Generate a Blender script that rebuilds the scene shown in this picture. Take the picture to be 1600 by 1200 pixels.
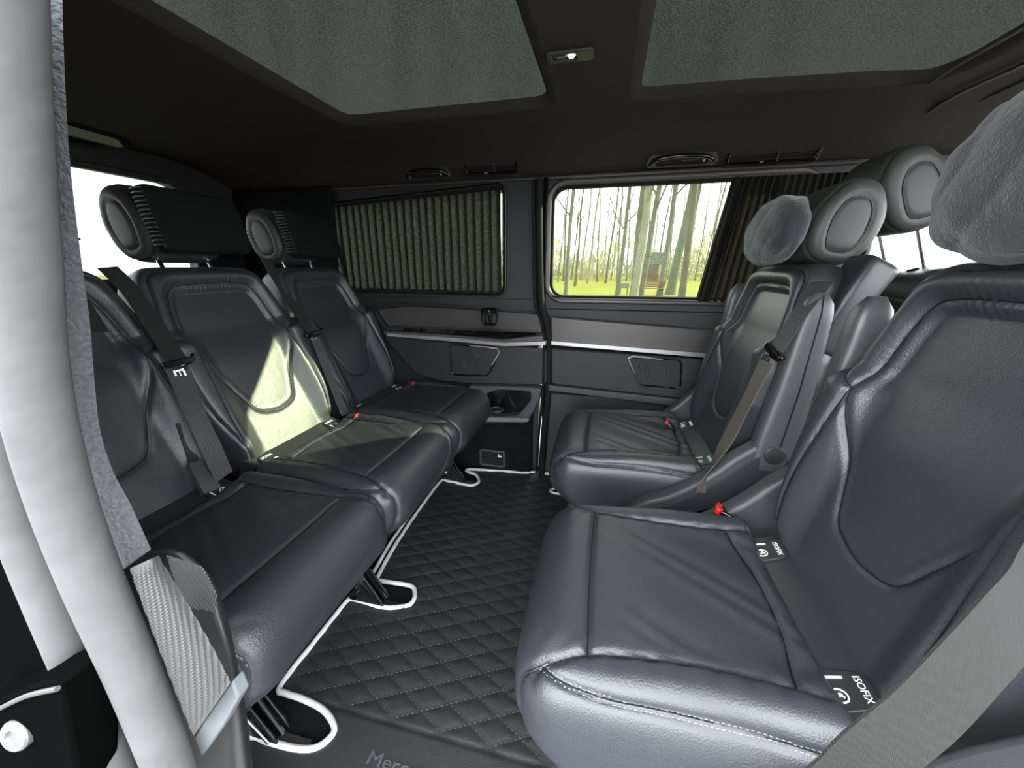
import bpy, bmesh, math, random
import numpy as np
from mathutils import Vector, Matrix
from mathutils.bvhtree import BVHTree
from mathutils.kdtree import KDTree
random.seed(4)
S = bpy.context.scene
C = S.collection
for o in list(bpy.data.objects): bpy.data.objects.remove(o)

# ------------------------------------------------------------------ camera
F = 600.0; CH = 0.97
PITCH = math.atan(180 / F); YAW = math.atan(149 / math.hypot(F, 180))
FW = Vector((-math.sin(YAW)*math.cos(PITCH), math.cos(YAW)*math.cos(PITCH), -math.sin(PITCH)))
RT = Vector((math.cos(YAW), math.sin(YAW), 0)); UP = RT.cross(FW)
CAM = Vector((0, 0, CH))
cd = bpy.data.cameras.new('camera'); co = bpy.data.objects.new('camera', cd); C.objects.link(co)
cd.sensor_width = 36; cd.lens = 36 * F / 1600; cd.clip_start = 0.01; cd.clip_end = 500
M4 = Matrix((RT, UP, -FW)).transposed().to_4x4(); M4.translation = CAM
co.matrix_world = M4
S.camera = co

# ------------------------------------------------------------------ light
S.view_settings.view_transform = 'Standard'; S.view_settings.look = 'None'
S.view_settings.gamma = 1; S.view_settings.use_curve_mapping = False
S.view_settings.exposure = 1.7
W = bpy.data.worlds.new('sky'); S.world = W; W.use_nodes = True
wn = W.node_tree.nodes; wl = W.node_tree.links
wb = wn['Background']; wb.inputs['Strength'].default_value = 4.2
wb.inputs['Color'].default_value = (0.90, 0.96, 1.0, 1)
SUN_DIR = Vector((math.cos(math.radians(33))*math.cos(math.radians(24.3)), math.sin(math.radians(33))*math.cos(math.radians(24.3)), math.sin(math.radians(24.3))))
sl = bpy.data.lights.new('sun', 'SUN'); sl.energy = 14; sl.angle = math.radians(0.6); sl.color = (1.0, 0.97, 0.72)
so = bpy.data.objects.new('sun', sl); C.objects.link(so); so.location = (6, -6, 6)
so.rotation_euler = SUN_DIR.to_track_quat('Z', 'Y').to_euler()

# ------------------------------------------------------------------ helpers
def at(u, v, ax, val):
    r = FW*F + RT*(u-800) + UP*(600-v); i = 'xyz'.index(ax)
    return CAM + r * ((val - CAM[i]) / r[i])
def atd(u, v, d): return CAM + (FW*F + RT*(u-800) + UP*(600-v)) * (d / F)

def sm(a, b, x):
    t = np.clip((np.asarray(x, float) - a) / (b - a), 0, 1); return t*t*(3-2*t)

def mat(name, col, rough=.5, metal=0, spec=.5, bump=None, noise=None, coat=0, sheen=0):
    m = bpy.data.materials.new(name); m.use_nodes = True
    n = m.node_tree.nodes; l = m.node_tree.links; b = n['Principled BSDF']
    b.inputs['Base Color'].default_value = (*col, 1); b.inputs['Roughness'].default_value = rough
    b.inputs['Metallic'].default_value = metal; b.inputs['Specular IOR Level'].default_value = spec
    b.inputs['Coat Weight'].default_value = coat
    if sheen: b.inputs['Sheen Weight'].default_value = sheen
    tc = n.new('ShaderNodeTexCoord')
    if noise:   # (scale, amount)
        t = n.new('ShaderNodeTexNoise'); t.inputs['Scale'].default_value = noise[0]; t.inputs['Detail'].default_value = 4
        l.new(tc.outputs['Object'], t.inputs['Vector'])
        mx = n.new('ShaderNodeMixRGB'); mx.inputs[1].default_value = tuple(c*(1-noise[1]) for c in col)+(1,)
        mx.inputs[2].default_value = tuple(min(1, c*(1+noise[1])) for c in col)+(1,)
        l.new(t.outputs['Fac'], mx.inputs[0]); l.new(mx.outputs[0], b.inputs['Base Color'])
    if bump:    # list of (kind, scale, strength)
        prev = None
        for kind, sc, st in bump:
            t = n.new('ShaderNodeTexNoise' if kind == 'n' else 'ShaderNodeTexVoronoi'); t.inputs['Scale'].default_value = sc
            l.new(tc.outputs['Object'], t.inputs['Vector'])
            bp = n.new('ShaderNodeBump'); bp.inputs['Strength'].default_value = st; bp.inputs['Distance'].default_value = .001 if kind == 'v' else .004
            l.new(t.outputs['Fac' if kind == 'n' else 'Distance'], bp.inputs['Height'])
            if prev: l.new(prev.outputs[0], bp.inputs['Normal'])
            prev = bp
        l.new(prev.outputs[0], b.inputs['Normal'])
    return m

LEATHER = mat('black_leather', (.026, .029, .035), .42, spec=.66, bump=[('v', 420, .35), ('n', 9, .35), ('n', 26, .22)])
LEATHER2 = mat('smooth_leather', (.023, .025, .029), .38, spec=.55, bump=[('v', 500, .2)])
SUEDE = mat('grey_suede', (.026, .030, .033), .95, spec=.15, bump=[('n', 60, .5), ('n', 400, .5)], noise=(40, .35), sheen=.35)
BLACKPAD = mat('black_velour_pad', (.006, .006, .006), .9, spec=.15, bump=[('n', 500, .4)])
PLASTIC = mat('dark_plastic', (.022, .021, .022), .45, spec=.5, bump=[('v', 900, .15)])
PLASTIC_L = mat('slate_plastic', (.040, .041, .046), .48, spec=.5, bump=[('v', 900, .15)])
ARMM = mat('armrest_leather_lit', (.058, .059, .064), .4, spec=.6, bump=[('v', 500, .2)])  # leather base lightened, puts the sky light on the armrests into the colour
HEADM = mat('headrest_leather_lit', (.042, .042, .039), .5, spec=.5, bump=[('v', 500, .2)])  # lighter leather tone carries the light falling on the headrest sides
TRIMGREY = mat('light_grey_plastic', (.13, .13, .135), .5, spec=.4)
SATIN = mat('satin_anthracite', (.075, .066, .064), .36, metal=.35, spec=.5)
PANELM = mat('panel_plastic', (.017, .0165, .018), .55, spec=.45, bump=[('v', 800, .2)])
GLOSS = mat('gloss_black', (.004, .004, .004), .08, spec=.6, coat=.4)
BLACKMETAL = mat('black_metal', (.010, .010, .011), .25, metal=.0, spec=.7)
HEAD = mat('headliner_cloth', (.050, .042, .035), .95, spec=.1, bump=[('n', 700, .4)])
CARPET = mat('navy_carpet', (.009, .0095, .012), .98, spec=.05, bump=[('n', 500, .8)], noise=(60, .5))
CHROME = mat('brushed_aluminium', (.50, .50, .52), .30, metal=.75)
STEEL = mat('polished_steel', (.85, .85, .85), .18, metal=1)
PIPING = mat('white_piping', (.60, .60, .60), .6, bump=[('n', 300, .4)])
THREAD = mat('grey_thread', (.20, .205, .215), .6)
BELT = mat('seat_belt_webbing', (.026, .025, .024), .75, spec=.35)
RED = mat('red_plastic', (.65, .02, .02), .35)
RUBBER = mat('door_seal_rubber', (.085, .081, .083), .8, spec=.25, bump=[('n', 60, .3)], noise=(25, .25))
RUBBERD = mat('black_rubber', (.006, .006, .006), .75, spec=.2)
PAINT = mat('black_body_paint', (.002, .002, .002), .9, spec=.0)
VELOUR = mat('velour_trim', (.07, .071, .078), .95, spec=.1, bump=[('n', 320, 1.0)], noise=(300, .5), sheen=.2)
WHITE = mat('white_print', (.85, .85, .85), .5)
MATM = mat('mat_leatherette', (.018, .0195, .0205), .55, spec=.5, bump=[('v', 300, .3), ('n', 40, .3)])
SPEAKER = mat('speaker_grille', (.008, .008, .0085), .55)

def belt_weave():
    n = BELT.node_tree.nodes; l = BELT.node_tree.links
    tc = n.new('ShaderNodeTexCoord'); w = n.new('ShaderNodeTexWave'); w.inputs['Scale'].default_value = 260; w.inputs['Distortion'].default_value = 1.5
    l.new(tc.outputs['Object'], w.inputs['Vector'])
    b = n.new('ShaderNodeBump'); b.inputs['Strength'].default_value = .9; b.inputs['Distance'].default_value = .0012
    l.new(w.outputs['Fac'], b.inputs['Height']); l.new(b.outputs[0], n['Principled BSDF'].inputs['Normal'])
belt_weave()

def perf(m):   # perforation dots for the speaker grille
    n = m.node_tree.nodes; l = m.node_tree.links
    tc = n.new('ShaderNodeTexCoord'); v = n.new('ShaderNodeTexVoronoi'); v.inputs['Scale'].default_value = 330; v.inputs['Randomness'].default_value = .0
    l.new(tc.outputs['Object'], v.inputs['Vector'])
    b = n.new('ShaderNodeBump'); b.inputs['Strength'].default_value = .8; b.inputs['Distance'].default_value = .001
    l.new(v.outputs['Distance'], b.inputs['Height']); l.new(b.outputs[0], n['Principled BSDF'].inputs['Normal'])
perf(SPEAKER)

def glassy(name, tint, dirt=(.8, .85, .8), dirtf=.012, gloss=.003):
    m = bpy.data.materials.new(name); m.use_nodes = True; n = m.node_tree.nodes; l = m.node_tree.links
    n.clear(); out = n.new('ShaderNodeOutputMaterial')
    tr = n.new('ShaderNodeBsdfTransparent'); tr.inputs[0].default_value = (*tint, 1)
    di = n.new('ShaderNodeBsdfTranslucent'); di.inputs[0].default_value = (*dirt, 1)
    gl = n.new('ShaderNodeBsdfGlossy'); gl.inputs['Roughness'].default_value = .02
    t = n.new('ShaderNodeTexNoise'); t.inputs['Scale'].default_value = 30; tc = n.new('ShaderNodeTexCoord')
    l.new(tc.outputs['Object'], t.inputs['Vector'])
    mu = n.new('ShaderNodeMath'); mu.operation = 'MULTIPLY'; mu.inputs[1].default_value = dirtf*2; l.new(t.outputs['Fac'], mu.inputs[0])
    a = n.new('ShaderNodeMixShader'); l.new(mu.outputs[0], a.inputs[0]); l.new(tr.outputs[0], a.inputs[1]); l.new(di.outputs[0], a.inputs[2])
    b = n.new('ShaderNodeMixShader'); b.inputs[0].default_value = gloss; l.new(a.outputs[0], b.inputs[1]); l.new(gl.outputs[0], b.inputs[2])
    l.new(b.outputs[0], out.inputs[0]); return m
WGLASS = glassy('window_glass', (.90, .95, .90))
DGLASS = glassy('dark_privacy_glass', (.46, .48, .46), dirt=(.1, .1, .1), dirtf=.01)
PGLASS = glassy('privacy_glass', (.50, .53, .48), dirt=(.3, .3, .25), dirtf=.02)
def roofglass():
    m = bpy.data.materials.new('tinted_roof_glass'); m.use_nodes = True; n = m.node_tree.nodes; l = m.node_tree.links
    n.clear(); out = n.new('ShaderNodeOutputMaterial'); tc = n.new('ShaderNodeTexCoord')
    tr = n.new('ShaderNodeBsdfRefraction'); tr.inputs[0].default_value = (.050, .050, .047, 1); tr.inputs['IOR'].default_value = 1.3; tr.inputs['Roughness'].default_value = .17
    di = n.new('ShaderNodeBsdfTranslucent')
    t = n.new('ShaderNodeTexNoise'); t.inputs['Scale'].default_value = 330; t.inputs['Detail'].default_value = 2
    l.new(tc.outputs['Object'], t.inputs['Vector'])
    r = n.new('ShaderNodeValToRGB'); r.color_ramp.elements[0].position = .36; r.color_ramp.elements[0].color = (.003, .004, .0037, 1)
    r.color_ramp.elements[1].position = .66; r.color_ramp.elements[1].color = (.040, .048, .043, 1)
    l.new(t.outputs['Fac'], r.inputs[0]); l.new(r.outputs[0], di.inputs[0])
    ad = n.new('ShaderNodeAddShader'); l.new(tr.outputs[0], ad.inputs[0]); l.new(di.outputs[0], ad.inputs[1])
    l.new(ad.outputs[0], out.inputs[0]); return m
RGLASS = roofglass()

def tagp(o, label=None, cat=None, group=None, kind=None):
    if label: o['label'] = label
    if cat: o['category'] = cat
    if group: o['group'] = group
    if kind: o['kind'] = kind
    return o
def empty(name, loc=(0, 0, 0), label=None, cat=None, group=None, kind=None, rz=0):
    o = bpy.data.objects.new(name, None); C.objects.link(o); o.location = loc; o.rotation_euler = (0, 0, rz)
    o.empty_display_size = .05
    return tagp(o, label, cat, group, kind)
def mkmesh(name, v, f, m, parent=None, smooth=True, ang=40, bevel=0, seg=2):
    me = bpy.data.meshes.new(name); me.from_pydata([tuple(p) for p in v], [], [tuple(q) for q in f]); me.update()
    bm = bmesh.new(); bm.from_mesh(me); bmesh.ops.recalc_face_normals(bm, faces=bm.faces); bm.to_mesh(me); bm.free()
    me.materials.append(m)
    if smooth:
        me.shade_smooth()
        if ang < 180: me.set_sharp_from_angle(angle=math.radians(ang))
    o = bpy.data.objects.new(name, me); C.objects.link(o)
    if parent:
        o.parent = parent
        if parent.type != 'EMPTY' or True:
            pass
    if bevel:
        b = o.modifiers.new('bevel', 'BEVEL'); b.width = bevel; b.segments = seg; b.limit_method = 'ANGLE'; b.angle_limit = math.radians(35)
    return o
class MB:
    def __init__(s): s.v = []; s.f = []
    def add(s, v, f):
        k = len(s.v); s.v += [Vector(p) for p in v]; s.f += [tuple(i+k for i in q) for q in f]; return s
    def box(s, c, d, R=None):
        x, y, z = [q/2 for q in d]; c = Vector(c)
        P = [Vector((a*x, b*y, e*z)) for a in (-1, 1) for b in (-1, 1) for e in (-1, 1)]
        if R: P = [R @ p for p in P]
        return s.add([c+p for p in P], [(0, 1, 3, 2), (4, 6, 7, 5), (0, 4, 5, 1), (2, 3, 7, 6), (0, 2, 6, 4), (1, 5, 7, 3)])
    def tube(s, pts, r, n=8, closed=False, flat=None):
        pts = [Vector(p) for p in pts]; N = len(pts); rings = []; pn = None
        for i, p in enumerate(pts):
            a = pts[(i-1) % N] if (i or closed) else p; b = pts[(i+1) % N] if (i < N-1 or closed) else p
            t = (b-a).normalized()
            if pn is None:
                pn = t.orthogonal().normalized()
            pn = (pn - t*pn.dot(t))
            pn = pn.normalized() if pn.length > 1e-6 else t.orthogonal().normalized()
            bn = t.cross(pn); rr = r[i] if isinstance(r, (list, tuple)) else r
            rings.append([p + (pn*math.cos(2*math.pi*k/n) + bn*math.sin(2*math.pi*k/n))*rr for k in range(n)])
        v = [q for R in rings for q in R]; f = []
        M = N if closed else N-1
        for i in range(M):
            j = (i+1) % N
            for k in range(n): f.append((i*n+k, i*n+(k+1) % n, j*n+(k+1) % n, j*n+k))
        if not closed: f.append(tuple(range(n))); f.append(tuple((N-1)*n+k for k in reversed(range(n))))
        return s.add(v, f)
    def prism(s, poly, axis, a, b):
        ax = 'xyz'.index(axis); n = len(poly)
        def mk(p, w):
            q = list(p); q.insert(ax, w); return q
        v = [mk(p, a) for p in poly] + [mk(p, b) for p in poly]
        f = [tuple(range(n)), tuple(range(2*n-1, n-1, -1))] + [(i, (i+1) % n, n+(i+1) % n, n+i) for i in range(n)]
        return s.add(v, f)
    def lathe(s, prof, c, axis=(0, 0, 1), n=24):
        c = Vector(c); A = Vector(axis).normalized(); X = A.orthogonal().normalized(); Y = A.cross(X)
        v = [c + A*h + (X*math.cos(2*math.pi*k/n)+Y*math.sin(2*math.pi*k/n))*r for r, h in prof for k in range(n)]
        f = [(i*n+k, i*n+(k+1) % n, (i+1)*n+(k+1) % n, (i+1)*n+k) for i in range(len(prof)-1) for k in range(n)]
        f += [tuple(range(n)), tuple((len(prof)-1)*n+k for k in range(n))]
        return s.add(v, f)
    def build(s, name, m, parent=None, **k): return mkmesh(name, s.v, s.f, m, parent, **k)

def cat(pts, n=8, closed=False):   # catmull-rom resample
    P = [Vector(p) for p in pts]; out = []; N = len(P)
    for i in range(N if closed else N-1):
        a = P[(i-1) % N] if (closed or i) else P[0]; b = P[i]; c = P[(i+1) % N]; d = P[(i+2) % N] if (closed or i+2 < N) else P[-1]
        for k in range(n):
            t = k/n
            out.append(.5*((2*b)+(c-a)*t+(2*a-5*b+4*c-d)*t*t+(3*b-a-3*c+d)*t**3))
    if not closed: out.append(P[-1])
    return out
def rrect(x0, x1, z0, z1, r, n=8):
    out = []
    for cx, cz, a0 in ((x1-r, z1-r, 0), (x0+r, z1-r, 90), (x0+r, z0+r, 180), (x1-r, z0+r, 270)):
        for k in range(n+1):
            a = math.radians(a0+90*k/n); out.append((cx+r*math.cos(a), cz+r*math.sin(a)))
    return out
def roundpoly(poly, r, n=5):
    out = []; N = len(poly)
    for i in range(N):
        p = Vector(poly[i]); a = Vector(poly[i-1]); b = Vector(poly[(i+1) % N])
        da = (a-p); db = (b-p); rr = min(r, da.length*.45, db.length*.45)
        A = p+da.normalized()*rr; B = p+db.normalized()*rr
        for k in range(n+1):
            t = k/n; q = A*(1-t)**2 + p*2*t*(1-t) + B*t*t; out.append((q.x, q.y))
    return out
def resample_angle(poly, c, angs):
    out = []; N = len(poly); c = Vector(c)
    for a in angs:
        d = Vector((math.cos(a), math.sin(a))); best = None
        for i in range(N):
            p = Vector(poly[i])-c; q = Vector(poly[(i+1) % N])-c; e = q-p
            den = d.x*(-e.y)+d.y*e.x
            if abs(den) < 1e-12: continue
            t = (p.x*(-e.y)+p.y*e.x)/den; s_ = (d.x*p.y-d.y*p.x)/den
            if t > 0 and -1e-6 <= s_ <= 1+1e-6 and (best is None or t > best): best = t
        out.append(c+d*best)
    return out
def ringplate(mb, outer, inner, axis, a, b, n=120):
    """plate with a hole, between offsets a and b on the axis"""
    cx = sum(p[0] for p in inner)/len(inner); cz = sum(p[1] for p in inner)/len(inner)
    an = sorted(set([2*math.pi*k/n for k in range(n)] + [math.atan2(p[1]-cz, p[0]-cx) % (2*math.pi) for p in outer]))
    O = resample_angle(outer, (cx, cz), an); I = resample_angle(inner, (cx, cz), an); n = len(an); ax = 'xyz'.index(axis)
    def mk(p, w): q = [p.x, p.y]; q.insert(ax, w); return q
    v = [mk(p, a) for p in O]+[mk(p, a) for p in I]+[mk(p, b) for p in O]+[mk(p, b) for p in I]; f = []
    for i in range(n):
        j = (i+1) % n
        f += [(i, j, n+j, n+i), (2*n+i, 3*n+i, 3*n+j, 2*n+j), (i, 2*n+i, 2*n+j, j), (n+i, n+j, 3*n+j, 3*n+i)]
    return mb.add(v, f)
def inset(poly, d):
    out = []; N = len(poly); area = sum(poly[i-1][0]*poly[i][1]-poly[i][0]*poly[i-1][1] for i in range(N))
    sg = 1 if area > 0 else -1
    for i in range(N):
        a = Vector(poly[i-1]); b = Vector(poly[(i+1) % N]); t = (b-a).normalized()
        out.append((poly[i][0]-t.y*d*sg, poly[i][1]+t.x*d*sg))
    return out
def struct(o): o['kind'] = 'structure'; return o

# ------------------------------------------------------------------ seam engine
class Surf:
    """a skin defined by vertices/faces with seams pressed into it"""
    def __init__(s, V, Fc):
        s.V = np.array(V, float); s.F = Fc
        s.bvh = BVHTree.FromPolygons([tuple(v) for v in s.V], s.F); s.seams = []
    def snap(s, pts, n=10, closed=False, ray=None):
        P = cat(pts, n, closed); out = []
        for p in P:
            h = s.bvh.ray_cast(p, Vector(ray)) if ray else (None,)
            out.append(h[0] if h[0] is not None else s.bvh.find_nearest(p)[0])
        return out
    def press(s, seams, depth=.004, sig=.005, puff=.004, pw=.03, skip=None):
        for q in seams:
            for _ in range(3): q[1:-1] = [(q[i-1]+q[i]*2+q[i+1])/4 for i in range(1, len(q)-1)]
        bm_n = s.normals(); pts = [p for sm_ in seams for p in s.densify(sm_)]
        kd = KDTree(len(pts))
        for i, p in enumerate(pts): kd.insert(p, i)
        kd.balance()
        D = np.array([kd.find(Vector(v))[2] for v in s.V])
        disp = -depth*np.exp(-(D/sig)**2) + puff*(1-np.exp(-D/pw))
        for q in seams:
            for i, p in enumerate(q):
                h = s.bvh.find_nearest(p); nn = Vector(bm_n[s.F[h[2]][0]]); q[i] = h[0]-nn*(depth-puff*.1-.0012)
        s.V = s.V + bm_n*disp[:, None]
        s.bvh = BVHTree.FromPolygons([tuple(v) for v in s.V], s.F)
    def densify(s, P, step=.003):
        out = []
        for a, b in zip(P[:-1], P[1:]):
            k = max(1, int((b-a).length/step))
            for i in range(k): out.append(a.lerp(b, i/k))
        return out + [P[-1]]
    def normals(s):
        me = bpy.data.meshes.new('tmp'); me.from_pydata([tuple(v) for v in s.V], [], s.F); me.update()
        bm = bmesh.new(); bm.from_mesh(me); bmesh.ops.recalc_face_normals(bm, faces=bm.faces); bm.to_mesh(me); bm.free()
        N = np.zeros(len(s.V)*3); me.vertex_normals.foreach_get('vector', N); bpy.data.meshes.remove(me)
        return N.reshape(-1, 3)
    def stitches(s, mb, seam, off=.0045, L=.0040, gap=.0026, r=.0006):
        P = s.densify(seam, .001); d = 0; i = 0; step = L+gap
        acc = [0]
        for a, b in zip(P[:-1], P[1:]): acc.append(acc[-1]+(b-a).length)
        T = acc[-1]; k = 0; pos = 0
        def samp(x):
            nonlocal k
            while k < len(acc)-2 and acc[k+1] < x: k += 1
            t = (x-acc[k])/max(1e-9, acc[k+1]-acc[k]); return P[k].lerp(P[k+1], min(1, max(0, t)))
        while pos+L < T:
            a = samp(pos); b = samp(pos+L); tan = (b-a).normalized()
            m = (a+b)/2; q, nn, _, _ = s.bvh.find_nearest(m)
            side = tan.cross(nn).normalized()
            qa = s.bvh.find_nearest(a+side*off); qb = s.bvh.find_nearest(b+side*off)
            A = qa[0]; B = qb[0]
            up = (qa[1]+qb[1]).normalized()
            if (A-B).length > .001:
                X = (B-A).normalized(); Yv = X.cross(up).normalized()
                w = r; h = r*1.1
                v = [A-Yv*w, A+Yv*w, B+Yv*w, B-Yv*w, (A*.75+B*.25)-Yv*w*.7+up*h, (A*.75+B*.25)+Yv*w*.7+up*h, (A*.25+B*.75)+Yv*w*.7+up*h, (A*.25+B*.75)-Yv*w*.7+up*h]
                mb.add(v, [(0, 1, 5, 4), (1, 2, 6, 5), (2, 3, 7, 6), (3, 0, 4, 7), (4, 5, 6, 7)])
            pos += step
    def obj(s, name, m, parent=None): return mkmesh(name, s.V, s.F, m, parent, ang=180)

def loft(rows):
    """rows: list of equal length closed rings; capped"""
    n = len(rows[0]); V = [p for r in rows for p in r]; Fc = []
    for i in range(len(rows)-1):
        for k in range(n): Fc.append((i*n+k, i*n+(k+1) % n, (i+1)*n+(k+1) % n, (i+1)*n+k))
    for base, rw, flip in ((0, rows[0], True), ((len(rows)-1)*n, rows[-1], False)):
        c = np.mean(np.array(rw), 0); prev = base
        for fr in (.93, .86, .79, .72, .65, .56, .45, .32, .16):
            k0 = len(V); V += [tuple(c+(np.array(p)-c)*fr) for p in rw]
            for k in range(n):
                q = (prev+k, prev+(k+1) % n, k0+(k+1) % n, k0+k); Fc.append(q[::-1] if flip else q)
            prev = k0
        V.append(tuple(c)); a = len(V)-1
        for k in range(n): Fc.append((a, prev+(k+1) % n, prev+k) if flip else (a, prev+k, prev+(k+1) % n))
    return V, Fc
def sq(c, e): return math.copysign(abs(c)**e, c)
def caprows(L, r0, r1, n, nc=8):
    """positions along an axis with insets rounding both ends: [(pos, inset)]"""
    out = []
    for k in range(nc):
        a = math.pi/2*k/nc; out.append((r0-r0*math.cos(a) if False else r0*(1-math.sin(math.pi/2-a)) , r0*(1-math.cos(math.pi/2-a))))
    for k in range(n+1): out.append((r0+(L-r0-r1)*k/n, 0))
    for k in range(1, nc+1):
        a = math.pi/2*k/nc; out.append((L-r1+r1*math.sin(a), r1*(1-math.cos(a))))
    return out
def ring_angles(wx, wy, e, n):
    """superellipse points spread evenly by arc length"""
    P = [(wx*sq(math.cos(2*math.pi*k/2000), e), wy*sq(math.sin(2*math.pi*k/2000), e)) for k in range(2000)]
    acc = [0]
    for i in range(2000): a = P[i]; b = P[(i+1) % 2000]; acc.append(acc[-1]+math.hypot(a[0]-b[0], a[1]-b[1]))
    out = []; j = 0
    for k in range(n):
        t = acc[-1]*k/n
        while acc[j+1] < t: j += 1
        a = P[j]; b = P[(j+1) % 2000]; q_ = (t-acc[j])/max(1e-9, acc[j+1]-acc[j])
        out.append((a[0]+(b[0]-a[0])*q_, a[1]+(b[1]-a[1])*q_))
    return out

# ------------------------------------------------------------------ seat pieces (x: towards the back, y: across, z: up from floor)
def tab(x, xs, ys):
    return float(np.interp(x, xs, ys))
def cushion_skin():
    HW, HH, zc, L = .232, .112, .328, .428
    base = ring_angles(HW, HH, .34, 290); rows = []
    for pos, ins in caprows(L, .075, .02, 110, 22):
        R = []
        for y, z in base:
            sy = (HW-ins)/HW; sz = (HH-ins)/HH
            yy = y*sy; zz = z*sz
            if zz > 0:
                top = sm(0, HH*.8, zz)
                zz += top*(.016*sm(.12, .20, abs(yy))*sm(.06, .30, pos)*(1-.9*sm(.205, .235, abs(yy))) - .010*sm(.05, .4, pos)*(1-sm(.10, .19, abs(yy))))
            # tuck the underside back
            xx = pos + .10*sm(.0, .115, -zz)*(1-pos/L)
            R.append((xx, yy, zc+zz))
        rows.append(R)
    s = Surf(*loft(rows))
    T = .47
    sea = []
    for g in (1, -1):
        A = s.snap([(.03, g*.205, T), (.06, g*.192, T), (.12, g*.172, T), (.25, g*.160, T), (.36, g*.163, T), (.445, g*.175, T)], ray=(0, 0, -1))
        Bo = s.snap([(.018, g*.205, .45), (.05, g*.222, .45), (.12, g*.236, .435), (.22, g*.238, .433), (.33, g*.238, .430), (.445, g*.236, .415)])
        D = s.snap([(.03, g*.205, T), (.012, g*.205, .43), (-.002, g*.198, .40), (.0, g*.198, .36), (.02, g*.205, .30), (.04, g*.21, .26)])
        sea += [A, Bo, D]
        if g == 1: seA = [(A, Bo, D)]
        else: seA.append((A, Bo, D))
    front = s.snap([(.105, -.176, T), (.102, 0, T), (.105, .176, T)], ray=(0, 0, -1))
    rear = s.snap([(.375, -.163, T), (.395, -.08, T), (.40, 0, T), (.395, .08, T), (.375, .163, T)], ray=(0, 0, -1))
    s.press(sea+[front, rear], depth=.0060, sig=.0045, puff=.007, pw=.025)
    # leather puckers
    V = s.V; y = V[:, 1]; x = V[:, 0]; up = sm(.40, .43, V[:, 2])
    w = .0012*np.sin(x*150+np.sin(y*60)*1.5)*np.exp(-((np.abs(y)-.165)/.018)**2) + .0012*np.sin((x*60+y*95)+np.sin(y*31+x*20)*2)*sm(.1, .2, x)*(1-sm(.13, .16, np.abs(y)))
    V[:, 2] += w*up
    s.bvh = BVHTree.FromPolygons([tuple(v) for v in s.V], s.F)
    return s, seA, front, rear
def back_skin(H=.60):
    XS = [0, .08, .22, .40, .55, .64, .70, .82, .93, 1]
    WS = [.172, .180, .208, .236, .243, .238, .228, .208, .190, .182]
    HW = .2; TH = .058; rows = []
    base = ring_angles(1.0*.24, TH, .36, 290); base = [(a/.24, b/TH) for a, b in base]
    loop = [(0, .90), (.10, .895), (.135, .865), (.152, .78), (.163, .64), (.150, .53), (.118, .42), (.092, .32), (.065, .245), (0, .22)]
    lp = [Vector((a, b*H, 0)) for a, b in loop]; L = cat(lp, 8); L = L + [Vector((-p.x, p.y, 0)) for p in reversed(L[1:-1])]
    poly = [(p.x, p.y) for p in L]
    la = np.array(poly)
    def inside(x, y):
        c = False; j = len(poly)-1
        for i in range(len(poly)):
            xi, yi = poly[i]; xj, yj = poly[j]
            if (yi > y) != (yj > y) and x < (xj-xi)*(y-yi)/(yj-yi)+xi: c = not c
            j = i
        return c
    for pos, ins in caprows(H, .03, .052, 125, 14):
        t = pos/H; w = tab(t, XS, WS); R = []
        for a, b in base:
            yy = a*(w-ins); xx = b*(TH-ins)
            if xx < 0:
                fr = sm(0, TH*.7, -xx)
                bol = .042*sm(.0, .12, t)*(1-sm(.60, .70, t))
                xx -= fr*bol*sm(.11, .19, abs(yy))
                if t > .2:
                    d = math.sqrt(float(np.min((la[:, 0]-yy)**2+(la[:, 1]-pos)**2)))
                    ins_ = inside(yy, pos)
                    rim = .016*sm(.55, .72, t)
                    if ins_: xx += fr*(.004+.016*sm(.5, .7, t))*float(sm(0, .022, d)) - fr*.0*d
                    else: xx -= fr*rim*float(sm(0, .03, d))*(1-.4*float(sm(.03, .08, d)))
            R.append((xx+TH, yy, pos))
        rows.append(R)
    s = Surf(*loft(rows)); f = -.1
    Z = lambda q: q*H
    loopS = s.snap([(f, p.x, p.y) for p in L[::4]], 4, closed=True, ray=(1, 0, 0)); loopS.append(loopS[0])
    sea = [loopS]; g2 = []
    for g in (1, -1):
        sh = s.snap([(f, g*.160, Z(.615)), (f, g*.20, Z(.655)), (f+.03, g*.235, Z(.70)), (.06, g*.26, Z(.70))], ray=(1, 0, 0))
        bi = s.snap([(f, g*.162, Z(.62)), (f, g*.172, Z(.45)), (f, g*.180, Z(.25)), (f, g*.165, Z(.04))], ray=(1, 0, 0))
        ou = s.snap([(f, g*.212, Z(.68)), (f, g*.222, Z(.60)), (f, g*.224, Z(.45)), (f, g*.214, Z(.30)), (f, g*.186, Z(.15)), (f, g*.165, Z(.06))], ray=(1, 0, 0))
        tp = s.snap([(f+.03, g*.235, Z(.70)), (f+.05, g*.215, Z(.85)), (f+.06, g*.19, Z(.985)), (f+.07, g*.10, Z(1.02)), (f+.07, 0, Z(1.02))])
        sea += [sh, bi, ou, tp]; g2.append((sh, bi, ou, tp))
    s.press(sea, depth=.0058, sig=.0048, puff=.005, pw=.03)
    return s, loopS, g2
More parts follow.
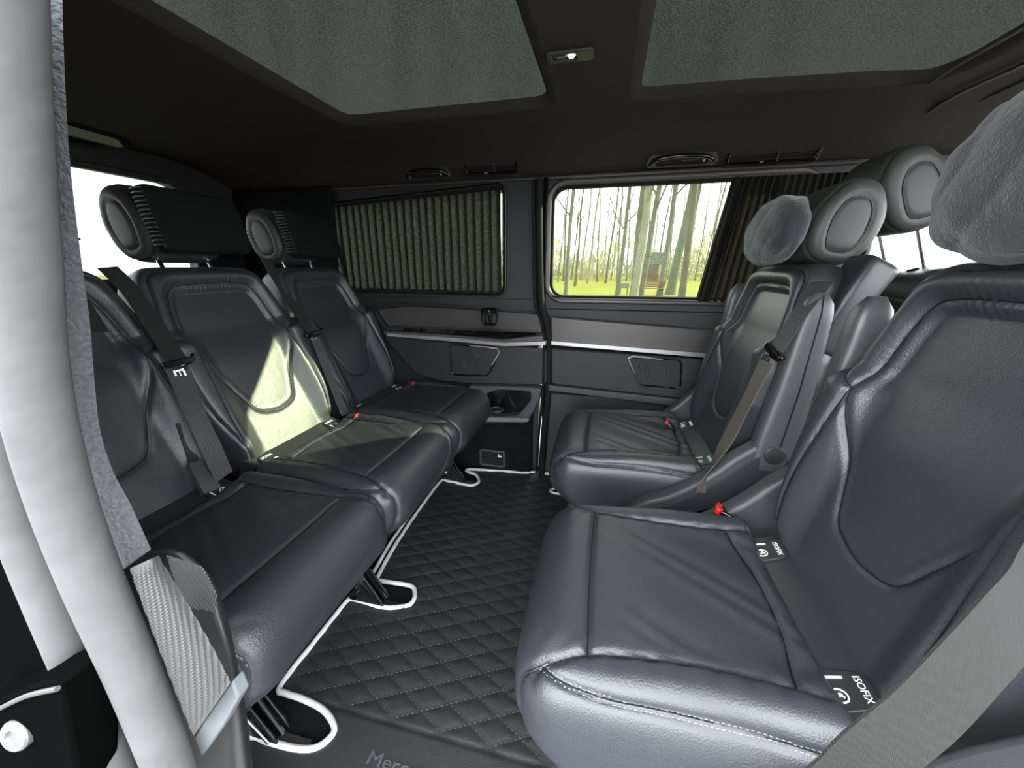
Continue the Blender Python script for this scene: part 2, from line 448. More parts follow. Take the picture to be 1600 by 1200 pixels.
def headrest_skin():
    W2 = .132; rows = []
    prof = []
    for k in range(120):
        a = 2*math.pi*k/120; x = .070*sq(math.cos(a), .85); z = .098*sq(math.sin(a), .72)
        x *= (1.05-.25*sm(0, .1, z)) ; x += .012*sm(-.1, .1, z)
        prof.append((x, z))
    for pos, ins in caprows(2*W2, .035, .035, 44, 12):
        k = 1-ins/.075
        rows.append([(x*k, pos-W2, z*k) for x, z in prof])
    s = Surf(*loft(rows)); sea = []
    for g in (1, -1):
        R = s.snap([(x*1.02, g*.105, z*1.02) for x, z in prof[::10]], 4, closed=True); R.append(R[0])
        I = s.snap([(.038, g*.2, -.09), (-.034, g*.2, -.09), (-.036, g*.2, 0), (-.025, g*.2, .045), (.01, g*.2, .06), (.04, g*.2, .035), (.045, g*.2, -.02)], 6, closed=True); I.append(I[0])
        sea.append((R, I))
    s.press([q for p in sea for q in p], depth=.0045, sig=.0045, puff=.004, pw=.015)
    return s, sea

CU, CU_S, CU_F, CU_R = cushion_skin()
BK, BK_L, BK_S = back_skin()
HR, HR_S = headrest_skin()

def strands(mb, S_, seams, r=.0011, lift=.0004):
    for q in seams:
        mb.tube(q[::2]+[q[-1]], r, 5)
def text_mesh(txt, size, depth, m, name):
    cu = bpy.data.curves.new('t', 'FONT'); cu.body = txt; cu.size = size; cu.extrude = depth; cu.align_x = 'CENTER'; cu.align_y = 'CENTER'; cu.resolution_u = 3
    t = bpy.data.objects.new('t', cu); C.objects.link(t); dg = bpy.context.evaluated_depsgraph_get(); dg.update()
    me = bpy.data.meshes.new_from_object(t.evaluated_get(dg)); bpy.data.objects.remove(t); me.materials.clear(); me.materials.append(m); me.name = name
    o = bpy.data.objects.new(name, me); C.objects.link(o); return o

def arm_mesh(s=1):
    rows = []
    for k in range(21):
        t = k/20; z = .47+.45*t
        hx = tab(t, [0, .06, .25, .6, .9, .97, 1], [.020, .046, .046, .038, .031, .026, .012]); hy = tab(t, [0, .05, .3, .9, 1], [.016, .026, .027, .025, .012])
        cx = tab(t, [0, .5, 1], [.555, .578, .592])
        rows.append([(cx+x, y, z) for x, y in ring_angles(hx, hy, .45, 40)])
    V, Fc = loft(rows); return V, Fc

def make_seat(recline, sidecover, with_head=True):
    R = Matrix.Rotation(math.radians(recline), 4, 'Y'); T = Matrix.Translation((.475, 0, .402)) @ R @ Matrix.Diagonal((1, 1, 1.05 if recline > 15 else 1, 1))
    root = empty('cabin_seat')
    c = CU.obj('cushion', LEATHER, root)
    st = MB()
    for A, Bo, D in CU_S:
        CU.stitches(st, Bo, .0045); CU.stitches(st, Bo, -.0045)
    o = st.build('stitching', THREAD, c, smooth=False); o['kind'] = 'stuff'
    pp = MB()
    for A, Bo, D in CU_S:
        pp.tube([CU.bvh.find_nearest(p)[0] for p in D], .0022, 6)
    for q in (CU_F,): pp.tube([CU.bvh.find_nearest(p)[0] for p in q][::3], .0011, 5)
    pp.build('piping', LEATHER2, c)
    sd = MB(); strands(sd, CU, [A for A, Bo, D in CU_S]+[Bo for A, Bo, D in CU_S]+[CU_F, CU_R]); sd.build('seam', RUBBERD, c)['kind'] = 'stuff'
    b = BK.obj('backrest', LEATHER, root); b.matrix_basis = T
    st = MB()
    for sh, bi, ou, tp in BK_S:
        BK.stitches(st, ou, .005); BK.stitches(st, ou, -.005)
    o = st.build('stitching', THREAD, b, smooth=False); o['kind'] = 'stuff'
    sd = MB(); strands(sd, BK, [BK_L]+[q for a_ in BK_S for q in a_]); sd.build('seam', RUBBERD, b)['kind'] = 'stuff'
    # backrest hard shell
    sh = MB(); sh.prism(roundpoly([(-.17, .01), (.17, .01), (.225, .25), (.215, .45), (.17, .56), (-.17, .56), (-.215, .45), (-.225, .25)], .05), 'x', .108, .130)
    sh = sh.build('back_shell', PLASTIC, root, bevel=.006); sh.matrix_basis = T
    # strip with the anchor flaps, between cushion and backrest
    prof = roundpoly([(.408, .30), (.408, .402), (.430, .4205), (.50, .4415), (.52, .43), (.52, .30)], .016, 4)
    f = MB(); f.prism([(a, b_) for a, b_ in prof], 'y', -.186, .186)
    strip = f.build('rear_strip', LEATHER2, root, bevel=.008, seg=3)
    for g in (-1, 1):
        FM = Matrix.Translation((.432, g*.138, .4215)) @ Matrix.Rotation(-math.atan(.30), 4, 'Y')
        ol = roundpoly([(-.022, -.032), (.048, -.024), (.048, .024), (-.022, .032)], .018, 5); n = len(ol)
        fl = MB(); fl.add([(x, y, z) for z in (-.006, .003) for x, y in ol], [tuple(range(n)), tuple(range(2*n-1, n-1, -1))]+[(i, (i+1) % n, n+(i+1) % n, n+i) for i in range(n)])
        fo = fl.build('anchor_flap', PLASTIC, root, bevel=.0015); fo.matrix_basis = FM
        tx = text_mesh('ISOFIX', .0125, .0003, WHITE, 'lettering'); tx.parent = fo
        tx.matrix_basis = Matrix.Translation((.034, 0, .0036)) @ Matrix.Rotation(-math.pi/2, 4, 'Z')
        ic = MB(); ic.tube([(.004+.009*math.cos(a), -.009+.009*math.sin(a), .0034) for a in np.linspace(0, 2*math.pi, 24, endpoint=False)], .0011, 5, closed=True)
        ic.box((.004, -.009, .0036), (.008, .0022, .0012), Matrix.Rotation(.7, 3, 'Z')); ic.box((.006, -.009, .0040), (.0022, .008, .0012), Matrix.Rotation(.7, 3, 'Z'))
        ic.box((.008, .016, .0036), (.020, .0028, .0016))
        ic.build('emblem', WHITE, fo)
    # base box and frame
    bs = MB(); xb = .25 if sidecover else .345; wb = .30 if sidecover else .17; bs.box((xb, 0, .135), (wb, .30, .21))
    if sidecover: bs.box((.25, -.17, .03), (.36, .03, .06)); bs.box((.25, .17, .03), (.36, .03, .06))
    bs.build('seat_base', PLASTIC, root, bevel=.01)
    pn = MB(); pn.prism(roundpoly([(.06, .235), (.44, .26), (.47, .33), (.44, .30), (.06, .27)], .02), 'y', -.205, .205); pn.build('under_frame', BLACKMETAL, root)
    # buckles with red button either side at the rear
    if with_head:
        h = HR.obj('headrest', HEADM, root); h.matrix_basis = T @ Matrix.Translation((.055, 0, .705+(.03 if recline > 15 else 0))) @ Matrix.Rotation(math.radians(-recline*.3), 4, 'Y') @ Matrix.Diagonal((1, .90 if recline > 15 else 1, 1, 1))
        st = MB()
        for Rr, I in HR_S: HR.stitches(st, Rr, .004); HR.stitches(st, Rr, -.004)
        o = st.build('stitching', THREAD, h, smooth=False); o['kind'] = 'stuff'
        sd = MB(); strands(sd, HR, [q for p in HR_S for q in p]); sd.build('seam', RUBBERD, h)['kind'] = 'stuff'
        for g in (-1, 1):
            po = MB(); po.tube([(.055, g*.075, -.10), (.055, g*.075, .05)], .0065, 12)
            po = po.build('headrest_post', STEEL, root); po.matrix_basis = T @ Matrix.Translation((.0, 0, .60))
            cl = MB(); cl.lathe([(.014, 0), (.014, .010), (.009, .014)], (.055, g*.075, 0)); cl = cl.build('post_guide', GLOSS, root); cl.matrix_basis = T @ Matrix.Translation((0, 0, .594))
    if sidecover:
        for g in (-1, 1):
            ol = [(.20, .25), (.225, .31), (.27, .355), (.34, .39), (.42, .455), (.48, .52), (.54, .565), (.595, .56), (.630, .51), (.625, .43), (.575, .345), (.47, .275), (.34, .240), (.23, .232)]
            ol = [(p.x, p.y) for p in cat([Vector((a, b_, 0)) for a, b_ in ol], 5, closed=True)]
            y0, y1 = sorted((g*.243, g*.290))
            cv = MB(); cv.prism(ol, 'y', y0, y1); cvo = cv.build('side_cover', PLASTIC_L, root, bevel=.014, seg=4)
            inn = inset(ol, .028); cv = MB(); cv.prism(inn, 'y', *sorted((g*.285, g*.2935))); cv.build('cover_inlay', LEATHER2, cvo, bevel=.003)
            V, Fc = arm_mesh()
            ar = mkmesh('armrest', [(x, y+g*.268, z) for x, y, z in V], Fc, ARMM, root, ang=180)
            sm_ = MB(); sm_.tube([(tab(t, [0, .5, 1], [.560, .582, .594]), g*.268+g*tab(t, [0, .05, .3, .9, 1], [.016, .0262, .0272, .0252, .012]), .47+.45*t) for t in np.linspace(.16, .99, 20)], .0016, 6)
            sm_.tube([(tab(t, [0, .5, 1], [.560, .582, .594])-tab(t, [0, .06, .25, .6, .9, .97, 1], [.020, .046, .046, .038, .031, .026, .012])*.98, g*.268, .47+.45*t) for t in np.linspace(.16, .99, 20)], .0012, 6)
            sm_.build('seam', RUBBERD, ar)['kind'] = 'stuff'
            pc = MB(); pc.lathe([(.024, 0), (.024, .004), (.020, .006)], (.560, g*.268+g*.0255, .535), (0, g, 0)); pc.build('pivot_cap', PLASTIC, ar)
    return root

def copytree(o, parent=None):
    c = o.copy(); C.objects.link(c)
    if parent: c.parent = parent; c.matrix_basis = o.matrix_basis.copy()
    for ch in [k for k in C.objects if k.parent == o]: copytree(ch, c)
    return c

# ================================================================== SETTING
XR = -1.78; XF = 1.75; YN = .165; YF = 1.70
# floor
f = MB(); f.box((0, .93, -.03), (XF-XR, 1.66, .06)); struct(f.build('floor', CARPET, smooth=False))

# --- far wall: lower and upper panels
wall = empty('wall_far', (0, 0, 0)); struct(wall)
BIGREAR = [(XR, .84), (-.275, .84), (-.275, 1.34), (XR, 1.34)]
W1 = [(p[0], p[1]) for p in roundpoly([tuple(at(u, v, 'y', 1.70)[i] for i in (0, 2)) for u, v in ((512, 322), (788, 290), (788, 458), (545, 452))], .035, 6)]
W2 = rrect(-.238, .70, .850, 1.288, .06, 8)
W4 = rrect(.90, 1.60, .90, 1.26, .06, 8)
p = MB(); ringplate(p, BIGREAR, W1, 'y', 1.70, 1.76); p.build('upper_panel', PANELM, wall, bevel=.004)
p = MB(); ringplate(p, [(-.258, .80), (.80, .80), (.80, 1.34), (-.258, 1.34)], W2, 'y', 1.695, 1.76); p.build('door_upper_panel', PANELM, wall, bevel=.006)
p = MB(); ringplate(p, [(.80, .0), (XF, .0), (XF, 1.34), (.80, 1.34)], W4, 'y', 1.70, 1.76); p.build('front_door_panel', PANELM, wall)
p = MB(); p.prism([(XR, .60), (-1.275, .60), (-1.24, 1.33), (XR, 1.33)], 'y', 1.66, 1.70); p.build('rear_shade_sheet', BLACKPAD, wall, bevel=.01)  # near-black sheet added over the wall, stands in for shade in the rear corner
p = MB(); p.box((-.266, 1.755, 1.07), (.05, .02, .6)); p.build('light_gap_plate', RUBBERD, wall)  # back plate added to stop light leaking through the gap between panels
# frames, glass
def window(name, poly, y, rub=.010, wid=.022):
    r = empty(name, (0, 0, 0)); struct(r)
    q = MB(); ringplate(q, inset(poly, -wid), poly, 'y', y-.018, y+.02); q.build('window_frame', SATIN if name == 'window_2' else PLASTIC, r, bevel=.008, seg=3)
    q = MB(); ringplate(q, inset(poly, -.003), inset(poly, rub), 'y', y+.004, y+.03); q.build('window_seal', RUBBERD, r)
    q = MB(); q.prism(inset(poly, .002), 'y', y+.030, y+.034); q.build('pane', WGLASS if name == 'window_4' else PGLASS, r, smooth=False)
    return r
window('window_1', W1, 1.70, wid=.014); window('window_2', W2, 1.70); window('window_4', W4, 1.70)
# silver bead around the quarter window
q = MB(); pts = [(x, 1.678, z) for x, z in inset(W1, -.006)]; q.tube(pts, .0028, 6, closed=True); q.build('trim_1', GLOSS); struct(bpy.data.objects['trim_1'])

def P2(y, *uv): return [tuple(at(u, v, 'y', y)[i] for i in (0, 2)) for u, v in uv]
# quarter panel pieces
q = MB(); q.box((-1.03, 1.735, .40), (1.51, .06, .9)); q.build('back_panel', PANELM, wall)
# satin inlay behind the elbow tray
q = MB(); q.prism(roundpoly(P2(1.69, (590, 484), (640, 478), (848, 490), (849, 520), (612, 516)), .012), 'y', 1.685, 1.70); q.build('satin_inlay', SATIN, wall, bevel=.003)
# rim above the tray
pth = [at(u, v, 'y', 1.675) for u, v in ((606, 515), (594, 500), (589, 487), (604, 478), (640, 475), (700, 478), (760, 483), (845, 490))]
q = MB(); q.tube(cat(pth, 6), .0055, 8); q.build('tray_rim', PLASTIC, wall)
# elbow tray: deep lip that carries the chrome line, with dark trough behind
q = MB(); q.prism(roundpoly(P2(1.66, (608, 514), (700, 519), (790, 527), (852, 520), (852, 534), (720, 531), (612, 521)), .01), 'y', 1.60, 1.70); q.build('elbow_tray', SATIN, wall, bevel=.008, seg=3)
q = MB(); q.prism(P2(1.66, (612, 509), (700, 513), (840, 517), (840, 521), (700, 520), (612, 516)), 'y', 1.615, 1.69); q.build('tray_trough', GLOSS, wall)
# speaker panel below chrome (quarter)
q = MB(); q.prism(roundpoly(P2(1.67, (604, 524), (700, 533), (855, 543), (855, 598), (760, 598), (690, 592), (655, 582), (636, 562)), .02), 'y', 1.645, 1.70); q.build('speaker_panel', PANELM, wall, bevel=.010, seg=3)
# door panels
q = MB(); q.box((.27, 1.735, .40), (1.056, .06, .82)); q.build('door_back_panel', PANELM, wall)
q = MB(); q.prism(P2(1.68, (861, 494), (1125, 516), (1290, 528), (1290, 580), (1125, 553), (861, 533)), 'y', 1.668, 1.71); q.build('door_satin_inlay', SATIN, wall, bevel=.006)
q = MB(); q.prism(P2(1.66, (861, 543), (1290, 575), (1290, 648), (1100, 627), (861, 600)), 'y', 1.65, 1.71); q.build('door_speaker_panel', PANELM, wall, bevel=.008)
q = MB(); q.prism(P2(1.65, (858, 600), (1100, 627), (1290, 648), (1290, 661), (1100, 639), (858, 609)), 'y', 1.635, 1.70); q.build('door_lower_ledge', PLASTIC_L, wall, bevel=.004)
q = MB(); q.box((.27, 1.70, .21), (1.05, .03, .42)); q.build('door_lower_panel', PLASTIC, wall, bevel=.006)
# chrome lines
q = MB(); q.prism(P2(1.60, (606, 520), (720, 528), (790, 535), (853, 533), (853, 539), (790, 541), (720, 534.5), (606, 525)), 'y', 1.592, 1.62); q.build('chrome_strip', CHROME, wall, bevel=.002)
q = MB(); q.prism(P2(1.66, (861, 532), (1125, 553), (1290, 566), (1290, 572), (1125, 560.5), (861, 538.5)), 'y', 1.652, 1.68); q.build('door_chrome_strip', CHROME, wall, bevel=.002)
# vertical door seal between quarter and door
pth = [at(u, v, 'y', 1.66) for u, v in ((842, 280), (842, 360), (845, 470), (853, 500), (857, 535), (856, 610), (850, 680), (846, 740))]
q = MB(); q.tube(cat(pth, 6), .016, 10); q.build('trim_2', RUBBERD); struct(bpy.data.objects['trim_2'])
pth = [at(u, v, 'y', 1.645) for u, v in ((833, 282), (834, 360), (836, 470), (845, 500), (850, 535), (848, 610), (842, 680), (838, 740))]
q = MB(); q.tube(cat(pth, 6), .006, 8); q.build('trim_3', RUBBERD); struct(bpy.data.objects['trim_3'])
# quarter lower: carpeted wheel housing and cubby
q = MB(); q.prism([(-1.4, 0), (-.30, 0), (-.30, .33), (-1.4, .33)], 'y', 1.655, 1.71); q.build('carpeted_side', CARPET, wall, bevel=.01)
CUBO = roundpoly(P2(1.64, (735, 598), (848, 602), (845, 622), (826, 657), (745, 657)), .02)
CUBI = roundpoly(P2(1.64, (762, 612), (780, 606), (830, 608), (832, 620), (812, 645), (775, 647), (758, 640)), .02)
cub = empty('storage_cubby', tuple(at(795, 655, 'y', 1.64)), 'dark open storage pocket with light grey lip low on the side panel', 'storage pocket')
def kid(o, parent):  # keep world coordinates of a mesh built in world space
    o.parent = parent; o.matrix_parent_inverse = Matrix.Identity(4)
    M = parent.matrix_basis.inverted() if not parent.parent else (parent.parent.matrix_basis @ parent.matrix_basis).inverted()
    o.data.transform(M); return o
q = MB(); ringplate(q, CUBO, CUBI, 'y', 1.60, 1.66); kid(q.build('lip', PLASTIC_L, None, bevel=.008, seg=3), cub)
q = MB(); q.prism(inset(CUBI, -.01), 'y', 1.655, 1.665); kid(q.build('pocket_lining', GLOSS, None), cub)
q = MB(); q.prism(P2(1.60, (745, 650), (828, 652), (826, 658), (742, 657)), 'y', 1.585, 1.60); kid(q.build('lip_edge', TRIMGREY, None, bevel=.003), cub)
pc = at(776, 640, 'y', 1.62)
q = MB(); q.tube([pc+Vector((.030*math.cos(a), .015*math.sin(a), .006*math.sin(a))) for a in np.linspace(0, 2*math.pi, 28, endpoint=False)], .003, 6, closed=True); kid(q.build('cup_ring', PLASTIC_L, None), cub)

def speaker(tag_, outer, chrome, label, y, rings):
    c = np.mean(np.array(outer), 0)
    r = empty('door_speaker', (c[0], y, c[1]), label, 'speaker')
    q = MB(); ringplate(q, roundpoly(outer, .022), inset(roundpoly(outer, .022), .007), 'y', y-.007, y+.006); kid(q.build('bezel', GLOSS, None, bevel=.002), r)
    q = MB(); q.prism(inset(roundpoly(outer, .022), .004), 'y', y-.003, y+.006); kid(q.build('grille', SPEAKER, None), r)
    q = MB(); q.tube([Vector((a, y-.008, b)) for a, b in chrome], [.0022]+[.0042]*(len(chrome)-2)+[.0022], 8); kid(q.build('chrome_accent', CHROME, None), r)
    q = MB()
    for x, z, rr in rings:
        for k in (1, .72): q.tube([Vector((x+rr*k*math.cos(a), y-.0035, z+rr*k*math.sin(a))) for a in np.linspace(0, 2*math.pi, 28, endpoint=False)], .0013, 5, closed=True)
    kid(q.build('speaker_cone_ring', PLASTIC, None), r)
sp1 = P2(1.64, (702, 537), (770, 541), (783, 548), (764, 588), (706, 586)); c1 = P2(1.63, (733, 540), (764, 543), (777, 545), (780, 550), (776, 558), (768, 571))
speaker('a', sp1, c1, 'dark speaker grille with chrome corner accent on the panel left of the door gap', 1.640, [(sp1[0][0]+.10, sp1[0][1]-.07, .045)])
sp2 = P2(1.645, (977, 556), (1066, 561), (1064, 608), (998, 602)); c2 = P2(1.635, (991, 583), (984, 567), (981, 560), (988, 557), (1005, 558), (1036, 562))
speaker('b', sp2, c2, 'dark speaker grille with chrome corner accent on the sliding door under the clear window', 1.645, [tuple(P2(1.64, (1028, 582))[0])+(.05,), tuple(P2(1.64, (1004, 573))[0])+(.018,)])

# cup holder on the elbow tray
pc = at(765, 500, 'y', 1.62)
ch = empty('cup_holder', tuple(pc), 'black open ring cup holder clipped on the elbow tray under the pleated curtain', 'cup holder')
q = MB()
for dz, rr, tr in ((.045, .036, .006), (.032, .033, .003), (-.018, .026, .0045)):
    q = MB(); q.tube([(rr*math.cos(a), rr*math.sin(a), dz) for a in np.linspace(0, 2*math.pi, 32, endpoint=False)], tr, 8, closed=True); q.build('ring', GLOSS, ch)
q = MB()
for a in (200, 250, 300, 20, 110): a = math.radians(a); q.tube([(.034*math.cos(a), .034*math.sin(a), .043), (.032*math.cos(a), .032*math.sin(a), .0), (.026*math.cos(a), .026*math.sin(a), -.018)], .0035, 6)
q.build('bracket', GLOSS, ch)
q = MB(); q.lathe([(.001, -.020), (.025, -.020), (.025, -.016), (.001, -.016)], (0, 0, 0)); q.build('base_disc', PLASTIC, ch)

# air vent low on the carpet
vc = at(770, 715, 'y', 1.65)
vt = empty('floor_vent', tuple(vc), 'small rectangular black air vent in the dark carpeted side near the floor', 'air vent')
q = MB(); ringplate(q, rrect(-.066, .066, -.045, .045, .012), rrect(-.054, .054, -.034, .034, .004), 'y', -.012, .004); q.build('vent_frame', PLASTIC_L, vt, bevel=.003)
q = MB(); q.box((0, .002, 0), (.11, .002, .07)); q.build('vent_back', GLOSS, vt)
slm = None
for k in range(4):
    q = MB(); q.box((0, -.005, -.024+.016*k), (.106, .012, .003), Matrix.Rotation(.5, 3, 'X')); s_ = q.build('slat', PLASTIC, vt)
q = MB(); q.prism([(.028, .012), (.050, .012), (.030, .030)], 'y', -.010, -.008); q.build('paper_scrap', WHITE, vt)

# --- pleated curtains
def curtain_mat(name, col, fac):
    m = bpy.data.materials.new(name); m.use_nodes = True; n = m.node_tree.nodes; l = m.node_tree.links; b = n['Principled BSDF']
    b.inputs['Base Color'].default_value = (*[c*.35 for c in col], 1); b.inputs['Roughness'].default_value = .8
    t = n.new('ShaderNodeBsdfTranslucent'); nz = n.new('ShaderNodeTexNoise'); nz.inputs['Scale'].default_value = 90; nz.inputs['Detail'].default_value = 3
    tc = n.new('ShaderNodeTexCoord'); l.new(tc.outputs['Object'], nz.inputs['Vector'])
    r = n.new('ShaderNodeValToRGB'); r.color_ramp.elements[0].position = .35; r.color_ramp.elements[0].color = (*[c*.55 for c in col], 1)
    r.color_ramp.elements[1].position = .7; r.color_ramp.elements[1].color = (*[min(1, c*1.6) for c in col], 1)
    l.new(nz.outputs['Fac'], r.inputs[0]); l.new(r.outputs[0], t.inputs[0])
    mx = n.new('ShaderNodeMixShader'); mx.inputs[0].default_value = fac; l.new(b.outputs[0], mx.inputs[1]); l.new(t.outputs[0], mx.inputs[2])
    l.new(mx.outputs[0], n['Material Output'].inputs[0]); return m
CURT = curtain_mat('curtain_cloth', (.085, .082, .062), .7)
def pleats(x0, x1, z0f, z1f, y, pitch, open_, name, label, shear=0):
    r = empty(name, (x0, y, z0f(x0)), label, 'curtain')
    n = int(round((x1-x0)/pitch)); path = []
    for k in range(n):
        x = x0+k*pitch
        path += [(x, 0), (x+pitch*.97, .001), (x+pitch*.99, .006), (x+pitch*open_, .008), (x+pitch*(open_+.01), .010), (x+pitch*.98, .011), (x+pitch*.98, .013), (x+pitch*open_, .014), (x+pitch*open_, .016), (x+pitch, .017)]
        # next pleat returns to the front plane
    v = []; rows = 10
    for j in range(rows+1):
        t = j/rows
        for x, d in path:
            zz = z0f(x)*(1-t)+z1f(x)*t
            v.append((x+shear*t, y+d+.002*math.sin(x*40+t*5), zz))
    m = len(path); fc = [(j*m+i, j*m+i+1, (j+1)*m+i+1, (j+1)*m+i) for j in range(rows) for i in range(m-1)]
    o = kid(mkmesh('pleated_cloth', v, fc, CURT, None, ang=25), r); o['kind'] = 'stuff'
    q = MB(); q.tube([(x0-.01+shear, y+.005, z1f(x0)+.004), (x1+.01+shear, y+.005, z1f(x1)+.004)], .004, 8); kid(q.build('top_rail', RUBBERD, None), r)
    q = MB(); q.tube([(x0-.01, y+.005, z0f(x0)-.002), (x1+.01, y+.005, z0f(x1)-.002)], .004, 8); kid(q.build('bottom_rail', RUBBERD, None), r)
    return r
t0, t1 = at(520, 322, 'y', 1.69), at(782, 294, 'y', 1.69); b0, b1 = at(545, 445, 'y', 1.69), at(782, 452, 'y', 1.69)
zt = lambda x: t0.z+(t1.z-t0.z)*(x-t0.x)/(t1.x-t0.x)-.004
zb = lambda x: b0.z+(b1.z-b0.z)*(x-b0.x)/(b1.x-b0.x)-.03
pleats(-1.26, -.440, zb, zt, 1.700, .0365, .50, 'pleated_curtain', 'closed dark pleated curtain across the rear quarter window, light glowing between folds')
# bunched curtain on the sliding door window
cb = empty('bunched_curtain', (.5, 1.67, .85), 'dark curtain pushed together at the right side of the clear door window', 'curtain')
v = []; rows = 12; cols = 150; 
for j in range(rows+1):
    t = j/rows
    for i in range(cols+1):
        s_ = i/cols; x0 = .345+.07*t; x = x0+(.80-x0)*s_
        am = .016 if s_ < .4 else .008
        fr = 14 if s_ < .0 else 1
        y = 1.668+am*math.sin(s_*2*math.pi*17+math.sin(t*2)*.5)
        v.append((x, y, .848+(1.282-.848)*t+.002*math.sin(s_*107)))
m = cols+1
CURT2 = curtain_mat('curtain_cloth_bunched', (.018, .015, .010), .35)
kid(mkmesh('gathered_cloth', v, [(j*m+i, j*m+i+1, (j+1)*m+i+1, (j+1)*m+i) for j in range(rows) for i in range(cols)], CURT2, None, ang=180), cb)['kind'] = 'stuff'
q = MB(); q.box((.372+.04, 1.672, 1.065), (.045, .018, .44), Matrix.Rotation(.155, 3, 'Y')); kid(q.build('leading_edge', BLACKPAD, None, bevel=.006), cb)
q = MB(); q.tube([(-.22, 1.668, .857), (.80, 1.668, .857)], .004, 8); kid(q.build('lower_rail', RUBBERD, None), cb)

# --- headliner
HP = [(1.70, 1.325), (1.68, 1.330), (1.64, 1.345), (1.58, 1.368), (1.50, 1.388), (1.40, 1.400), (1.30, 1.40)]
ceil = empty('ceiling', (0, 0, 0)); struct(ceil)
xs = np.linspace(XR, XF, 30); v = []; 
hp = [(p.x, p.y) for p in cat([Vector((a, b, 0)) for a, b in HP], 4)]
for x in xs:
    for y, z in hp: v.append((x, y, z))
for x in xs:
    for y, z in hp: v.append((x, y, z+.02))
m = len(hp); n = len(xs); fc = [(i*m+j, i*m+j+1, (i+1)*m+j+1, (i+1)*m+j) for i in range(n-1) for j in range(m-1)]
fc += [tuple(q_+n*m for q_ in q) for q in fc]
mkmesh('side_headliner', v, fc, HEAD, ceil, ang=180)
q = MB(); q.box((-.80, 1.735, 1.33), (1.96, .07, .02)); q.build('window_header', PANELM, ceil)
q = MB(); q.tube([(XR, 1.69, 1.318), (-.27, 1.69, 1.318)], .006); q.tube([(-.25, 1.685, 1.316), (.8, 1.685, 1.316)], .008); q.build('header_bead', SATIN, ceil)
G1 = roundpoly([(-.81, .42), (-.188, .42), (-.188, 1.215), (-.81, 1.215)], .045, 6)
G2 = roundpoly([(.053, .42), (.74, .42), (.735, 1.20), (.70, 1.33), (.60, 1.245), (.053, 1.222)], .05, 6)
G2 = roundpoly([(.053, .42), (.745, .42), (.745, 1.22), (.715, 1.285), (.60, 1.262), (.30, 1.235), (.053, 1.222)], .03, 6)
zc = 1.40
for nm, g, ou in (('rear_roof_surround', G1, [(XR, YN), (-.0675, YN), (-.0675, 1.302), (XR, 1.302)]), ('front_roof_surround', G2, [(-.0675, YN), (.93, YN), (.93, 1.39), (-.0675, 1.302+.0)])):
    # sloped reveal up to the glass
    if nm[0] == 'f': ou = [(-.0675, YN), (.93, YN), (.93, 1.33), (-.0675, 1.302)]
    q = MB(); ringplate(q, ou, inset(g, -.028), 'z', zc, zc+.02); q.build(nm, HEAD, ceil)
    N = len(g); o1 = inset(g, -.028); o2 = inset(g, -.014)
    v = [(x, y, zc) for x, y in o1]+[(x, y, zc+.004) for x, y in o2]+[(x, y, zc+.022) for x, y in g]
    fc = [(k*N+i, k*N+(i+1) % N, (k+1)*N+(i+1) % N, (k+1)*N+i) for k in range(2) for i in range(N)]
    mkmesh(nm+'_lip', v, fc, HEAD, ceil, ang=180)
for nm, g, lb in (('roof_glass', G1, 'large tinted speckled roof glass over the rear bench'), ('roof_glass', G2, 'tinted roof glass panel over the two rear-facing seats')):
    q = MB(); q.prism(inset(g, -.03), 'z', zc+.024, zc+.028); o = q.build(nm, RGLASS, smooth=False); tagp(o, lb, 'roof glass')
# front ceiling with curved joint
q = MB(); q.prism([(.93, YN), (XF, YN), (XF, 1.45), (.93, 1.45)], 'z', 1.395, 1.42); q.build('front_headliner', HEAD, ceil)
pth = [at(u, v, 'z', 1.392) for u, v in ((1400, 226), (1412, 205), (1440, 182), (1500, 145), (1600, 100), (1750, 20))]
q = MB(); q.tube(cat(pth, 6), .0045, 8); q.build('headliner_joint', PLASTIC, ceil)
pth = [at(u, v, 'z', 1.398) for u, v in ((1452, 130), (1500, 100), (1560, 66), (1640, 20))]
q = MB(); q.tube(cat(pth, 6), .003, 8); q.build('glass_edge_trim', SATIN, ceil)

# dome lamp on the middle beam
lc = at(890, 83, 'z', 1.40)
dl = empty('dome_lamp', (lc.x, lc.y, 1.40), 'small ceiling reading lamp with a lit bulb on the beam between the roof glasses', 'lamp')
q = MB(); ringplate(q, rrect(-.050, .050, -.022, .022, .010), rrect(-.036, .014, -.013, .013, .006), 'z', -.008, 0); q.build('lamp_bezel', PLASTIC, dl, bevel=.003)
q = MB(); q.box((-.011, 0, -.002), (.05, .026, .004)); q.build('reflector', GLOSS, dl)
lampm = mat('warm_bulb', (1, .9, .6), .4); lampm.node_tree.nodes['Principled BSDF'].inputs['Emission Color'].default_value = (1, .84, .5, 1); lampm.node_tree.nodes['Principled BSDF'].inputs['Emission Strength'].default_value = .6
q = MB(); q.lathe([(.001, -.008), (.006, -.0075), (.0085, -.004), (.0085, 0)], (.004, 0, 0)); q.build('bulb', lampm, dl)
q = MB(); q.box((-.018, 0, -.006), (.016, .004, .003)); q.build('switch', TRIMGREY, dl)

